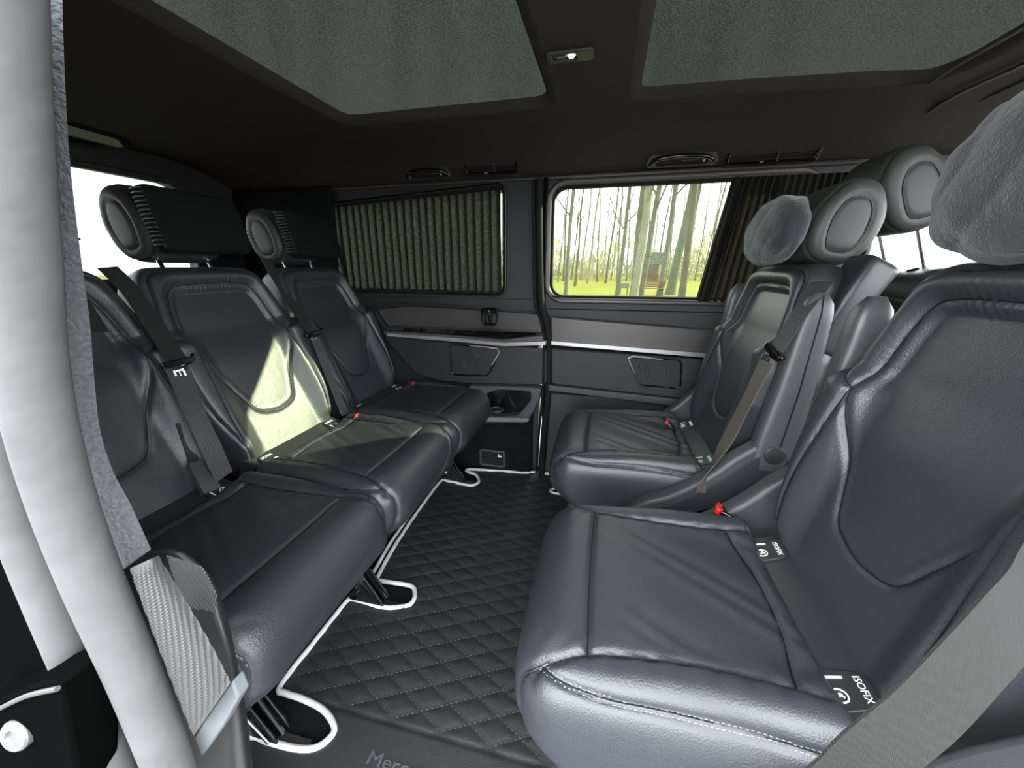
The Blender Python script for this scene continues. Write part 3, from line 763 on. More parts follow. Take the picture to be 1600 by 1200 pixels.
# grab handles and side vents on the headliner
def headpt(u, v):
    # intersect with the headliner slope around y 1.6
    best = None
    for i in range(len(hp)-1):
        for k in range(5):
            y = hp[i][0]+(hp[i+1][0]-hp[i][0])*k/5; z = hp[i][1]+(hp[i+1][1]-hp[i][1])*k/5
            p_ = at(u, v, 'y', y); d = abs(p_.z-z)
            if best is None or d < best[0]: best = (d, p_)
    return best[1]
def fixture(name, u, v, label, cat_): 
    p_ = headpt(u, v); r = empty(name, tuple(p_), label, cat_); r.rotation_euler = (math.radians(24), 0, math.radians(0)); return r
for (u, v, sc, lb) in ((668, 268, .9, 'black grab handle on the headliner above the pleated curtain'), (1065, 246, 1.05, 'black grab handle on the headliner above the clear door window')):
    r = fixture('grab_handle', u, v, lb, 'grab handle')
    q = MB(); ringplate(q, roundpoly([(-.115*sc, -.006), (-.095*sc, .024), (.095*sc, .024), (.115*sc, -.006), (.11*sc, -.026), (-.11*sc, -.026)], .02), roundpoly([(-.085*sc, -.010), (-.07*sc, .008), (.07*sc, .008), (.085*sc, -.010), (.08*sc, -.02), (-.08*sc, -.02)], .008), 'y', -.014, .004); q.build('handle_surround', PLASTIC, r, bevel=.005)
    q = MB(); q.tube(cat([(-.10*sc, -.010, -.016), (-.08*sc, -.026, .002), (-.03*sc, -.030, .010), (.03*sc, -.030, .010), (.08*sc, -.026, .002), (.10*sc, -.010, -.016)], 6), .0075, 10); q.build('grip', GLOSS, r)
    q = MB(); q.tube([(.0, -.012, -.006), (.06*sc, -.012, -.006)], .003, 6); q.build('coat_hook', STEEL, r)
    q = MB(); q.lathe([(.006, 0), (.005, .008)], (.07*sc, -.008, -.010), (0, -1, 0)); q.build('hook_pin', STEEL, r)
for (u, v, w, lb) in ((768, 260, .108, 'long black air vent on the headliner above the pleated curtain'), (1206, 241, .145, 'long black air vent on the headliner above the bunched curtain')):
    r = fixture('ceiling_vent', u, v, lb, 'air vent')
    q = MB(); ringplate(q, [(-w, -.026), (w*.94, -.026), (w, .026), (-w*.97, .026)], [(-w*.92, -.018), (w*.86, -.018), (w*.92, .018), (-w*.9, .018)], 'y', -.014, .002); q.build('vent_frame', GLOSS, r, bevel=.003)
    q = MB(); q.box((0, .0, 0), (w*1.85, .002, .04)); q.build('vent_back', RUBBERD, r)
    for k in range(3):
        q = MB(); q.box((0, -.005, -.012+.012*k), (w*1.76, .010, .002), Matrix.Rotation(.4, 3, 'X')); q.build('slat', PLASTIC, r)
    q = MB(); q.box((w*.12, -.010, 0), (.006, .008, .038)); q.build('divider', PLASTIC, r)
    q = MB(); q.box((-w*.2, -.012, -.019), (.012, .008, .006)); q.build('vent_tab', TRIMGREY, r)

# --- rear end: tailgate window, rear walls
rear = empty('wall_rear', (0, 0, 0)); struct(rear)
WR = rrect(.32, 1.42, .93, 1.305, .06, 8)
q = MB(); ringplate(q, [(YN, 0), (YF+.06, 0), (YF+.06, 1.42), (YN, 1.42)], WR, 'x', XR-.05, XR); q.build('tailgate_panel', PANELM, rear, bevel=.01)
r = empty('window_3', (0, 0, 0)); struct(r)
q = MB(); ringplate(q, inset(WR, -.02), inset(WR, .004), 'x', XR-.02, XR+.012); q.build('window_frame', PLASTIC, r, bevel=.006)
q = MB(); q.prism(inset(WR, .0), 'x', XR-.034, XR-.030); q.build('pane', DGLASS, r, smooth=False)
lampp = at(138, 212, 'z', 1.380)
bl = empty('rear_cabin_lamp', tuple(lampp), 'slim pale yellow lamp cover above the rear window at far left', 'lamp')
lens = mat('pale_lens', (.20, .22, .12), .25)
q = MB(); q.prism(roundpoly([(-.09, -.012), (.09, -.012), (.075, .010), (-.09, .014)], .008), 'x', -.012, .010); q.build('lens', lens, bl, bevel=.004)
q = MB(); q.box((-.02, 0, .012), (.05, .24, .026)); q.build('housing', RUBBERD, bl, bevel=.006)
# near side: body beside the opening, header above, sill below, front pillar
near = empty('wall_near', (0, 0, 0)); struct(near)
q = MB(); q.box(((XR-.50)/2, .205, .70), (-XR-.50, .05, 1.44)); q.build('rear_quarter', PANELM, near)
q = MB(); q.box((.24, .13, 1.39), (1.24, .06, .10)); q.build('door_header', PANELM, near, bevel=.01)
q = MB(); q.box(((XF+.86)/2, .13, .45), (XF-.86, .06, .90)); q.box((.90, .13, 1.1), (.08, .06, .6)); q.build('front_door_lower', PANELM, near)
q = MB(); q.box((.2, .10, -.06), (1.4, .12, .12)); q.build('sill', PLASTIC, near, bevel=.01)
wf = empty('wall_front', (0, 0, 0)); struct(wf)
q = MB(); q.box((XF, .93, .42), (.06, 1.6, .84)); q.build('dashboard', PANELM, wf, bevel=.02)

# ================================================================== FLOOR MAT
def floor_uv(*uv): return [tuple(at(u, v, 'z', .012)[i] for i in (0, 1)) for u, v in uv]
edge = floor_uv((300, 1185), (385, 1150), (420, 1158), (460, 1168), (490, 1168), (512, 1155), (522, 1135), (505, 1108), (470, 1090), (446, 1082), (438, 1070))
edge += floor_uv((490, 1003), (540, 940), (548, 935), (560, 937), (600, 948), (634, 946), (645, 938), (648, 925), (640, 914), (592, 906))
edge += floor_uv((592, 897), (618, 850), (655, 795), (688, 752), (700, 751), (735, 758), (748, 752), (743, 741), (732, 737), (734, 733), (800, 728), (822, 724), (838, 732), (880, 744), (930, 757), (975, 767))
edge = [(a, min(b, 1.645 if a < -.30 else 1.668)) for a, b in edge]
far_tail = [(edge[-1][0]+.35, edge[-1][1]-.06), (.55, edge[-1][1]-.10)]
slot = floor_uv((960, 768), (900, 763), (872, 762), (861, 765), (866, 770), (900, 773), (960, 781))
MATP = edge + far_tail + [(.55, .26), (-.66, .26), (-.70, .36)]
def pin(poly, P):
    x = P[:, 0]; y = P[:, 1]; c = np.zeros(len(P), bool); j = len(poly)-1
    for i in range(len(poly)):
        xi, yi = poly[i]; xj, yj = poly[j]
        if abs(yj-yi) > 1e-9:
            k = ((yi > y) != (yj > y)) & (x < (xj-xi)*(y-yi)/(yj-yi)+xi); c ^= k
        j = i
    return c
st_ = .0055; gx = np.arange(-.74, .56, st_); gy = np.arange(.25, 1.78, st_)
X, Y = np.meshgrid(gx, gy); ang = math.radians(27); SPC = .052
def quilt(X, Y):
    a = (X*math.sin(ang)-(Y-.5)*math.cos(ang))/SPC; b = (X*math.sin(ang)+(Y-.5)*math.cos(ang))/SPC
    da = np.abs(a-np.round(a))*SPC; db = np.abs(b-np.round(b))*SPC; d = np.minimum(da, db)
    plain = 1-sm(.515, .525, Y)
    z = .004*(1-np.exp(-(d/.009)**1.2))*(1-plain)+.003*plain - .003*np.exp(-((Y-.520)/.004)**2)
    return z
Z = .006+quilt(X, Y)
inm = pin(MATP, np.stack([X.ravel(), Y.ravel()], 1)).reshape(X.shape)
ins2 = pin(slot, np.stack([X.ravel(), Y.ravel()], 1)).reshape(X.shape); inm &= ~ins2
idx = -np.ones(X.shape, int); keep = np.argwhere(inm); idx[inm] = np.arange(len(keep))
v = [(X[i, j], Y[i, j], Z[i, j]) for i, j in keep]; fc = []
for i in range(X.shape[0]-1):
    for j in range(X.shape[1]-1):
        q4 = (idx[i, j], idx[i, j+1], idx[i+1, j+1], idx[i+1, j])
        if min(q4) >= 0: fc.append(tuple(int(t) for t in q4))
fm = empty('floor_mat', (0, .9, 0), 'black diamond-quilted floor mat with white piped edge down the middle aisle', 'floor mat')
kid(mkmesh('quilted_surface', v, fc, MATM, None, ang=180), fm)
q = MB(); q.tube(cat([(x, y, .010) for x, y in edge], 4), .0068, 10); kid(q.build('white_piping', PIPING, None), fm)
q = MB(); q.tube(cat([(x, y, .010) for x, y in slot], 5), .006, 10); kid(q.build('slot_piping', PIPING, None), fm)
EMB = mat('embossed_print', (.05, .054, .058), .6)
tx = text_mesh('Mercedes-Benz', .042, .0008, EMB, 'embossed_lettering'); tx.location = (-.285, .445-.0, .0105)
tx.parent = fm; tx.location = (-.275, .452-.9, .0105); tx.data.transform(Matrix.Diagonal((1.05, .8, 1, 1)))
# quilting thread
q = MB()
for sgn in (1, -1):
    for k in range(-40, 60):
        # line: X sin - sgn*(Y-.5) cos = k*SPC
        for t in np.arange(-.2, 1.7, .011):
            y_ = .5+t*math.sin(ang)*1.0; x_ = (k*SPC + sgn*(y_-.5)*math.cos(ang))/math.sin(ang)
            if not (-.72 < x_ < .35 and .53 < y_ < 1.2): continue
            if not pin(MATP, np.array([[x_, y_]]))[0]: continue
            dx = math.cos(ang)*sgn*.0032; dy = math.sin(ang)*.0032
            z_ = .0068; nx = -dy*.16; ny = dx*.16
            q.add([(x_-dx-nx, y_-dy-ny, z_), (x_+dx-nx, y_+dy-ny, z_), (x_+dx+nx, y_+dy+ny, z_), (x_-dx+nx, y_-dy+ny, z_), (x_, y_, z_+.001)], [(0, 1, 4), (1, 2, 4), (2, 3, 4), (3, 0, 4)])
DTH = mat('dark_thread', (.055, .058, .062), .5)
kid(q.build('quilting_thread', DTH, None, smooth=False), fm)['kind'] = 'stuff'
# second mat under the rear bench, its piped edge parallel to the first
fm2 = empty('floor_mat', (-1.0, .9, 0), 'dark floor mat under the rear bench with white piped front edge', 'floor mat')
e2 = [(a-.022, b) for a, b in floor_uv((432, 1075), (490, 1003), (540, 940))]; e3 = [(a-.022, b) for a, b in floor_uv((592, 897), (618, 850), (655, 795), (688, 752))]
q = MB(); q.box((-1.24, .98, .005), (1.0, 1.3, .008)); kid(q.build('mat_surface', MATM, None), fm2)
q = MB(); q.tube([(a, b, .011) for a, b in e2], .006, 10); q.tube([(a, b, .011) for a, b in e3], .006, 10); kid(q.build('white_piping', PIPING, None), fm2)

# ================================================================== SEATS
LX = -.488; LY = (.515, .975, 1.437)
RECL, RECR = 22.5, 12.5
protoL = make_seat(RECL, False)
rearseats = []
labs = ['black leather rear bench seat nearest the open door, behind the pillar seal', 'middle black leather rear bench seat with a sunlit lower backrest', 'black leather rear bench seat in the far corner under the pleated curtain']
for i, y in enumerate(LY):
    s = protoL if i == 0 else copytree(protoL)
    if i == 0: y += .012
    s.name = 'cabin_seat'; s.location = (LX, y, 0); s.rotation_euler = (0, 0, math.pi)
    tagp(s, labs[i], 'seat', 'seats of the rear bench'); rearseats.append(s)
protoR = make_seat(RECR, True)
near_seat = protoR; far_seat = copytree(protoR)
near_seat.location = (-.096, .608, 0); tagp(near_seat, 'large black leather rear-facing seat in the right foreground', 'seat', 'rear-facing single seats')
far_seat.location = (-.134, 1.265, 0); tagp(far_seat, 'black leather rear-facing seat beside the clear door window', 'seat', 'rear-facing single seats')
front = copytree(protoL); front.location = (1.56, 1.36, .0); front.rotation_euler = (0, 0, math.pi); 
tagp(front, 'black leather front seat with its back turned, behind the far rear-facing seat', 'seat')
if 'group' in front: del front['group']
for k_ in [k for k in C.objects if k.parent == front]:
    if k_.name.startswith('headrest') : k_.matrix_basis = Matrix.Translation((0, 0, .07)) @ k_.matrix_basis

# --- hard shoulder belt guide, belts and buckles
def ribbon(path, w, th, wdirs, m, name):
    """flat webbing along path with given width directions"""
    P = cat(path, 10); Dn = cat(wdirs, 10); v = []; n = len(P); Dn = [Dn[min(len(Dn)-1, round(i*(len(Dn)-1)/(n-1)))] for i in range(n)]
    for i, p_ in enumerate(P):
        t = (P[min(i+1, n-1)]-P[max(i-1, 0)]).normalized(); d = Dn[i]; d = (d-t*d.dot(t)).normalized(); nn = t.cross(d)
        for a, b in ((-.5, -.5), (.5, -.5), (.5, .5), (-.5, .5)): v.append(p_+d*w*a+nn*th*b)
    fc = [(i*4+k, i*4+(k+1) % 4, (i+1)*4+(k+1) % 4, (i+1)*4+k) for i in range(n-1) for k in range(4)] + [(0, 1, 2, 3), tuple(4*(n-1)+k for k in range(4))]
    return mkmesh(name, v, fc, m, None, ang=30)
def addto(seat, o):
    seat_m = Matrix.Translation(seat.location) @ seat.rotation_euler.to_matrix().to_4x4()
    o.data.transform(seat_m.inverted()); o.parent = seat; return o
def tongue(seat, p_, d, nrm, w=.048):
    d = d.normalized(); nrm = (nrm-d*nrm.dot(d)).normalized(); sd = d.cross(nrm)
    R = Matrix((sd, nrm, d)).transposed()
    q = MB(); q.box(p_, (w+.016, .012, .015), R); q.tube([p_-sd*(w/2+.014)-d*.012, p_-sd*(w/2+.004)+d*.004, p_+d*.010], .006, 8)
    t = addto(seat, q.build('belt_tongue', GLOSS, None, bevel=.005))
    q = MB()
    c = p_+d*.034+sd*.004
    q.box(c-sd*.009, (.005, .003, .040), R); q.box(c+sd*.009, (.005, .003, .040), R); q.box(c+d*.018, (.022, .003, .005), R); q.box(c-d*.016, (.022, .003, .006), R); q.box(c, (.003, .0025, .036), R)
    o = q.build('metal_blade', STEEL, None, bevel=.001)
    addto(seat, o); o.parent = t
BELT3 = BELT.copy(); BELT3.name = 'grey_webbing'; BELT3.node_tree.nodes['Principled BSDF'].inputs['Base Color'].default_value = (.060, .060, .062, 1)
# middle bench seat belt
ms = rearseats[1]
bp_ = [at(168, 418, 'x', -1.26), at(205, 455, 'x', -1.17), at(245, 515, 'x', -1.08), at(276, 562, 'x', -1.0)]
wd = [Vector((.0, .9, .25))]*4
addto(ms, ribbon(bp_, .040, .002, wd, BELT, 'seat_belt'))
tongue(ms, at(277, 567, 'x', -.985), (at(292, 600, 'x', -.97)-at(272, 556, 'x', -.985)), Vector((1, -.3, 0)))
bp2 = [at(280, 580, 'x', -.985), at(302, 640, 'x', -.94), at(330, 700, 'x', -.92), at(350, 745, 'x', -.925)]
addto(ms, ribbon(bp2, .046, .002, [Vector((.1, .8, .2)), Vector((0, 1, .1)), Vector((.1, 1, .15)), Vector((.1, 1, .3))], BELT3, 'lap_belt'))
bp3 = [at(300, 700, 'x', -1.0), at(318, 745, 'x', -.96), at(330, 770, 'x', -.93)]
addto(rearseats[0], ribbon([at(282, 660, 'x', -1.02), at(296, 700, 'x', -1.0), at(306, 730, 'x', -.97), at(322, 758, 'x', -.93)], .022, .004, [Vector((0, 1, 0))]*4, PLASTIC, 'buckle_stalk'))
addto(rearseats[0], ribbon([at(306, 722, 'x', -.965), at(330, 768, 'x', -.92)], .040, .014, [Vector((0, 1, 0))]*2, PLASTIC_L, 'belt_buckle'))
# far bench seat belt
fs = rearseats[2]
addto(fs, ribbon([at(415, 405, 'x', -1.25), at(445, 455, 'x', -1.17), at(488, 520, 'x', -1.05)], .040, .002, [Vector((0, .9, .2))]*3, BELT, 'seat_belt'))
tongue(fs, at(490, 522, 'x', -1.04), (at(500, 550, 'x', -1.03)-at(488, 515, 'x', -1.04)), Vector((1, -.3, 0)))
addto(fs, ribbon([at(493, 530, 'x', -1.03), at(508, 570, 'x', -1.0), at(530, 625, 'x', -.97), at(540, 648, 'x', -.95)], .034, .002, [Vector((.1, .9, .3))]*4, BELT3, 'lap_belt'))
# lower strap between near and middle bench seats
addto(rearseats[0], ribbon([at(95, 430, 'x', -1.2), at(150, 520, 'x', -1.05)], .04, .002, [Vector((0, .9, .2))]*2, BELT, 'seat_belt'))
# red buckles
def buckle(seat, p_, d, red_only=False, sc=1.0):
    d = d.normalized(); R = d.to_track_quat('Z', 'Y').to_matrix()
    q = MB(); q.box(p_-d*.022*sc, (.030*sc, .016*sc, .045*sc), R); b = addto(seat, q.build('belt_buckle', GLOSS, None, bevel=.003))
    q = MB(); q.box(p_+d*.004*sc, (.026*sc, .013*sc, .012*sc), R); o = addto(seat, q.build('red_button', RED, None, bevel=.002)); o.parent = b
buckle(rearseats[1], at(556, 651, 'z', .447), Vector((.5, .1, .5)), sc=.9)
buckle(rearseats[2], at(646, 599, 'z', .445), Vector((.5, .1, .7)), sc=.8)
buckle(near_seat, at(1126, 797, 'y', .868), Vector((-.75, .25, .3)), sc=1.2)
buckle(far_seat, at(1043, 660, 'z', .452), Vector((-.6, .1, .6)), sc=.85)

# far seat: belt guide tower and webbing
R_ = []
tw = [at(1368, 408, 'y', 1.085), at(1335, 450, 'y', 1.08), at(1296, 505, 'y', 1.08), at(1266, 550, 'y', 1.08)]
rows = []
T4 = cat(tw, 6)
for i, p_ in enumerate(T4):
    t = i/(len(T4)-1); k = 1 if 0 < i < len(T4)-1 else .75
    tn = (T4[min(i+1, len(T4)-1)]-T4[max(i-1, 0)]).normalized(); sd = Vector((0, 1, 0)); up = tn.cross(sd).normalized()
    rows.append([tuple(p_+sd*y*k+up*x*k) for x, y in ring_angles(.028+.010*(1-t), .050, .35, 36)])
V, Fc = loft(rows)
addto(far_seat, mkmesh('belt_tower', V, Fc, LEATHER2, None, ang=180))
b1 = [at(1285, 440, 'x', .475), at(1262, 472, 'x', .435), at(1240, 505, 'x', .41), at(1213, 547, 'x', .385)]
addto(far_seat, ribbon(b1, .044, .002, [Vector((-.15, 1, .35))]*3, BELT3, 'seat_belt'))
tongue(far_seat, at(1208, 550, 'x', .380), at(1175, 600, 'x', .365)-at(1213, 547, 'x', .380), Vector((-1, -.4, 0)), .034)
b2 = [at(1198, 565, 'x', .375), at(1170, 620, 'x', .35), at(1140, 680, 'x', .325), at(1108, 735, 'x', .29), at(1098, 770, 'x', .28)]
addto(far_seat, ribbon(b2, .050, .002, [Vector((-.1, 1, .35)), Vector((0, 1, .35)), Vector((0, 1, .4)), Vector((.4, .8, .3)), Vector((.7, .5, .2))], mat('brown_webbing', (.075, .062, .052), .75), 'lap_belt'))
# near seat belt, passing close to the camera at the right
nb = [Vector((.55, .30, 1.0)), Vector((.47, .27, .93)), atd(1720, 830, .30), atd(1600, 948, .26), atd(1530, 1025, .25), atd(1446, 1114, .25), atd(1350, 1200, .26), atd(1250, 1330, .30), Vector((.36, .31, .33))]
wd = [RT*.65+UP*-.76*1.0+Vector((0, 0, 0))]*5
wd = [RT*.5+UP*-.8, RT*.5+UP*-.8, RT*.55+UP*-.80, RT*.60+UP*-.76, RT*.62+UP*-.74, RT*.64+UP*-.72, RT*.70+UP*-.68, RT*.75+UP*-.6, RT*.9+UP*-.3]
nbm = mat('taupe_webbing', (.085, .080, .076), .8, spec=.2)
BELT2 = BELT.copy(); BELT2.name = 'near_webbing'; BELT2.node_tree.nodes['Principled BSDF'].inputs['Base Color'].default_value = (.020, .0188, .0175, 1)
addto(near_seat, ribbon(nb, .050, .0022, wd, BELT2, 'seat_belt'))

# --- floor latches under the bench front
def latch(seat, u, v, lab=None):
    p_ = at(u, v, 'z', .02)
    q = MB()
    for dy in (-.016, .016):
        q.prism([(p_.x-.085, .015), (p_.x+.030, .015), (p_.x+.022, .035), (p_.x-.03, .12), (p_.x-.045, .20), (p_.x-.085, .22)], 'y', p_.y+dy-.003, p_.y+dy+.003)
    o = addto(seat, q.build('floor_latch', BLACKMETAL, None, bevel=.002))
    q = MB(); q.tube([(p_.x+.028, p_.y, .02), (p_.x-.02, p_.y, .11), (p_.x-.03, p_.y, .20)], .006, 8); q.tube([(p_.x-.06, p_.y-.025, .06), (p_.x-.06, p_.y+.025, .06)], .010, 10)
    q.tube([(p_.x-.03, p_.y-.026, .09), (p_.x+.02, p_.y-.026, .03)], .004, 8)
    for k in range(5): q.tube([(p_.x-.055+.014*math.cos(a), p_.y-.034+.004*k, .05+.014*math.sin(a)) for a in np.linspace(0, 2*math.pi, 14, endpoint=False)], .0018, 5, closed=True)
    a = addto(seat, q.build('latch_rod', GLOSS, None)); a.parent = o
    q = MB(); q.box((p_.x+.055, p_.y-.0, .006), (.075, .018, .012)); a = addto(seat, q.build('floor_pin', STEEL if False else PLASTIC, None, bevel=.003)); a.parent = o
latch(rearseats[0], 425, 1140); latch(rearseats[1], 590, 935); latch(rearseats[2], 715, 747)

# --- pillows on the headrests
def pillow(name, loc, dims, rot, label, m, folds=14, amp=.006, cat_='pillow', strap=None, fold=.07):
    hx, hy, hz = dims; n = 90; rows = []
    for j in range(1, 60):
        a = math.pi*j/60; yy = -math.cos(a); rr = math.sin(a)**.62
        row = []
        for k in range(n):
            th = 2*math.pi*k/n
            e = 1+amp/hx*(abs(yy)**2.2)*math.sin(folds*th+3*yy)*rr + .5*amp/hx*math.sin(5*th+7*yy)
            e += fold*(abs(math.sin(4.5*yy+1.6*math.sin(th)+.8*math.cos(2*th)))**.5-.7)*rr
            row.append((hx*sq(math.cos(th), .9)*rr*e, hy*yy, hz*sq(math.sin(th), .9)*rr*e))
        rows.append(row)
    V, Fc = loft(rows)
    r = empty(name, loc, label, cat_); r.rotation_euler = rot
    mkmesh('pillow_cover', V, Fc, m, r, ang=180)
    q = MB(); q.tube([(0, hy*1.0*c_, 0) for c_ in (-1.04, -.97)], .005, 6)
    if strap:
        q = MB(); w = strap
        q2 = cat([(hx*.3, -hy*.5, hz*.95), (w*.5, -hy*.5, hz*1.15), (w, -hy*.5, hz*.6)], 6)
        o = ribbon(q2, .02, .002, [Vector((0, 1, 0))]*3, m, 'strap'); o.parent = r
    return r
def head_world(seat, rec, dx, dz=0):
    T = Matrix.Translation(seat.location) @ seat.rotation_euler.to_matrix().to_4x4() @ Matrix.Translation((.475, 0, .402)) @ Matrix.Rotation(math.radians(rec), 4, 'Y') @ Matrix.Translation((.055+dx, 0, .705+dz))
    return T.translation
a = head_world(near_seat, RECR, -.078, -.01)+Vector((0, .03, 0)); pillow('neck_pillow', tuple(a), (.060, .142, .108), (0, math.radians(6), 0), 'large grey suede pillow on the headrest at the right edge', SUEDE, folds=9, amp=.004, fold=.10)
a = head_world(far_seat, RECR, -.105, -.035); pillow('neck_pillow', tuple(a), (.050, .140, .088), (0, math.radians(8), 0), 'grey suede pillow strapped to the headrest beside the bunched curtain', SUEDE, folds=8, amp=.003)
def pad(loc, label, rz=0):
    r = empty('headrest_pad', loc, label, 'pad'); r.rotation_euler = (0, math.radians(-14), rz)
    q = MB(); rows = []
    for pos, ins in caprows(.276, .03, .03, 10, 6):
        rows.append([(x*(.026-ins*.5)/.026, pos-.138, z*(1-ins/.2)) for x, z in ring_angles(.026, .086, .5, 50)])
    V, Fc = loft(rows); mkmesh('pad_body', V, Fc, BLACKPAD, r, ang=180)
    q = MB()
    for g in (-1, 1):
        for k in range(14):
            z = -.078+.0110*k; q.tube([(.012, g*.131, z), (.022, g*.135, z+.006), (-.006, g*.137, z+.012), (-.02, g*.133, z+.014)], .0026, 6)
    q.build('lacing', PLASTIC, r)['kind'] = 'stuff'; return r
for i, lb in ((1, 'black pad with laced side edges on the headrest of the middle bench seat'), (2, 'black pad with laced side edges on the headrest in front of the pleated curtain'), (0, 'black pad on the headrest of the bench seat nearest the door')):
    a = head_world(rearseats[i], RECL, -.118, .022); pad(tuple(a), lb)

# ================================================================== DOOR JAMB AT THE LEFT
jam = empty('door_jamb', (-.3, .15, .3), 'worn grey door opening seal and pillar trim at the left edge', 'door seal')
def band(uv, y, r, m, name, squash=None):
    pts = cat([at(u, v, 'y', y) for u, v in uv], 6); q = MB(); q.tube(pts, r, 20); return kid(q.build(name, m, None, ang=180), jam)
band([(-14, -60), (-2, 100), (12, 250), (28, 400), (50, 590), (88, 750), (142, 900), (212, 1060), (266, 1200), (300, 1300)], .150, .0160, RUBBER, 'inner_seal_lobe')
band([(-90, -60), (-70, 200), (-50, 400), (-24, 590), (20, 780), (74, 930), (135, 1080), (182, 1200), (215, 1300)], .148, .0135, RUBBER, 'outer_seal_lobe')
# velour pillar trim just behind
redge = [(97, -60), (99, 60), (108, 236), (125, 388), (140, 500), (146, 575), (156, 670), (177, 737), (204, 788), (236, 858)]
ledge = [(20, -60), (30, 60), (40, 236), (60, 388), (75, 500), (90, 575), (110, 670), (135, 737), (160, 788), (196, 888)]
def strip(pairs_a, pairs_b, y, th, m, name, bevel=.004, parent=jam):
    A = cat([at(u, v, 'y', y) for u, v in pairs_a], 5); B = cat([at(u, v, 'y', y) for u, v in pairs_b], 5); n = len(A); v = []
    for a, b in zip(A, B):
        for t, d in ((0, 0), (.25, -.2), (.6, -.25), (.9, -.10), (1, .0)): 
            p_ = a.lerp(b, t); v.append((p_.x, y+d*th, p_.z))
        bb_ = CAM+(b-CAM)*1.05; aa_ = CAM+(a-CAM)*1.10; v.append(tuple(bb_)); v.append(tuple(aa_))
    m_ = 7; fc = [(i*m_+k, i*m_+(k+1) % m_, (i+1)*m_+(k+1) % m_, (i+1)*m_+k) for i in range(n-1) for k in range(m_)]+[tuple(range(m_)), tuple((n-1)*m_+k for k in range(m_))]
    return kid(mkmesh(name, v, fc, m, None, ang=60), parent)
strip(ledge, redge, .185, .035, VELOUR, 'pillar_trim')
# ribbed scuff panel with woven relief, dotted net, light band and skirt
wv = mat('woven_grey_relief', (.05, .05, .048), .55, spec=.5)
scuff = empty('side_storage_box', tuple(at(300, 1190, 'y', .2)), 'grey box with diagonal ribbed relief and dotted net beside the near bench seat', 'storage box')
def uvpoly(y, pts): return [at(u, v, 'y', y) for u, v in pts]
# smooth dark body behind
def patch(grid_rows, m, name, depthfun=None, th=.02, parent=scuff):
    """grid_rows: rows of (u,v,y) control points -> smooth patch with thickness"""
    rows = [cat([at(u, v, 'y', y) for u, v, y in r], 8) for r in grid_rows]
    cols = list(zip(*rows)); cols = [cat(c, 8) for c in cols]
    n = len(cols); k = len(cols[0]); V = [p for c in cols for p in c]
    fc = [(i*k+j, i*k+j+1, (i+1)*k+j+1, (i+1)*k+j) for i in range(n-1) for j in range(k-1)]
    o = kid(mkmesh(name, V, fc, m, None, ang=180), parent); md = o.modifiers.new('t', 'SOLIDIFY'); md.thickness = th; md.offset = 0; return o
patch([[(190, 885, .23), (215, 872, .235), (240, 862, .235), (278, 862, .22), (300, 880, .25)],
       [(230, 980, .205), (262, 950, .21), (295, 920, .215), (325, 905, .22), (345, 950, .24)],
       [(270, 1080, .20), (305, 1040, .20), (340, 1000, .205), (358, 1010, .21), (372, 1060, .24)],
       [(300, 1190, .20), (335, 1150, .195), (362, 1100, .20), (375, 1100, .21), (388, 1160, .24)],
       [(310, 1290, .185), (345, 1250, .18), (378, 1220, .185), (392, 1220, .20), (400, 1280, .24)]], PLASTIC, 'box_body', th=.004)
# ribs as small beads along diagonals on the front face
rib = MB(); 
A_ = [(203, 888), (236, 980), (272, 1075), (302, 1150)]; B_ = [(248, 868), (292, 940), (332, 1010), (361, 1066)]
ca = cat([Vector((u, v, 0)) for u, v in A_], 12); cb_ = cat([Vector((u, v, 0)) for u, v in B_], 12)
def UV(s_, t_):
    i = min(len(ca)-1.001, max(0, s_)*(len(ca)-1)); k = int(i); fr = i-k
    a = ca[k].lerp(ca[k+1], fr); b = cb_[k].lerp(cb_[k+1], fr); return a.lerp(b, t_)
base_pts = []
V = []; nS, nT = 430, 96
for i in range(nS):
    for j in range(nT):
        s_ = i/(nS-1); t_ = j/(nT-1); c_ = UV(s_, t_)
        y = .160-.008*math.sin(math.pi*t_)
        ph = (t_*6.5+s_*9.0)*2*math.pi; ps = (s_*58-t_*6)*2*math.pi
        rel = max(0, math.sin(ph))**.7*(.6+.4*max(0, math.sin(ps)))
        edge_ = min(1, 12*min(s_, 1-s_)+.0, 10*min(t_, 1-t_)+.3)
        p_ = at(c_.x, c_.y, 'y', y)+Vector((.35, -1, .2))*(.0024*rel*edge_); V.append(p_)
fc = [(i*nT+j, i*nT+j+1, (i+1)*nT+j+1, (i+1)*nT+j) for i in range(nS-1) for j in range(nT-1)]
o = kid(mkmesh('ribbed_front', V, fc, wv, None, ang=180), scuff)
# dotted net
q = MB(); dots = 0
for i in range(36):
    for j in range(17):
        s_ = (i+.5)/36; t_ = (j+.5*(i % 2))/17
        u = 262+ (55+20*s_)*t_ + 28*s_; v = 868+88*s_+18*t_
        if (u-262)/80 > .95 or v > 958-(1-t_)*10: continue
        p_ = at(u, v, 'y', .200); q.lathe([(.0011, 0), (.0008, .0008)], p_, (-.1, -1, .25), 6); dots += 1
kid(q.build('net_dots', mat('net_grey', (.06, .06, .058), .5), None), scuff)['kind'] = 'stuff'
q = MB(); q.add(uvpoly(.172, [(302, 1152), (330, 1108), (361, 1066), (372, 1092), (345, 1140), (314, 1184)])+[p_+Vector((0, .012, 0)) for p_ in uvpoly(.172, [(302, 1152), (330, 1108), (361, 1066), (372, 1092), (345, 1140), (314, 1184)])], [(0, 1, 2, 3, 4, 5), (11, 10, 9, 8, 7, 6)]+[(i, (i+1) % 6, 6+(i+1) % 6, 6+i) for i in range(6)])
kid(q.build('light_band', mat('pale_band', (.12, .13, .14), .6), None, bevel=.002), scuff)
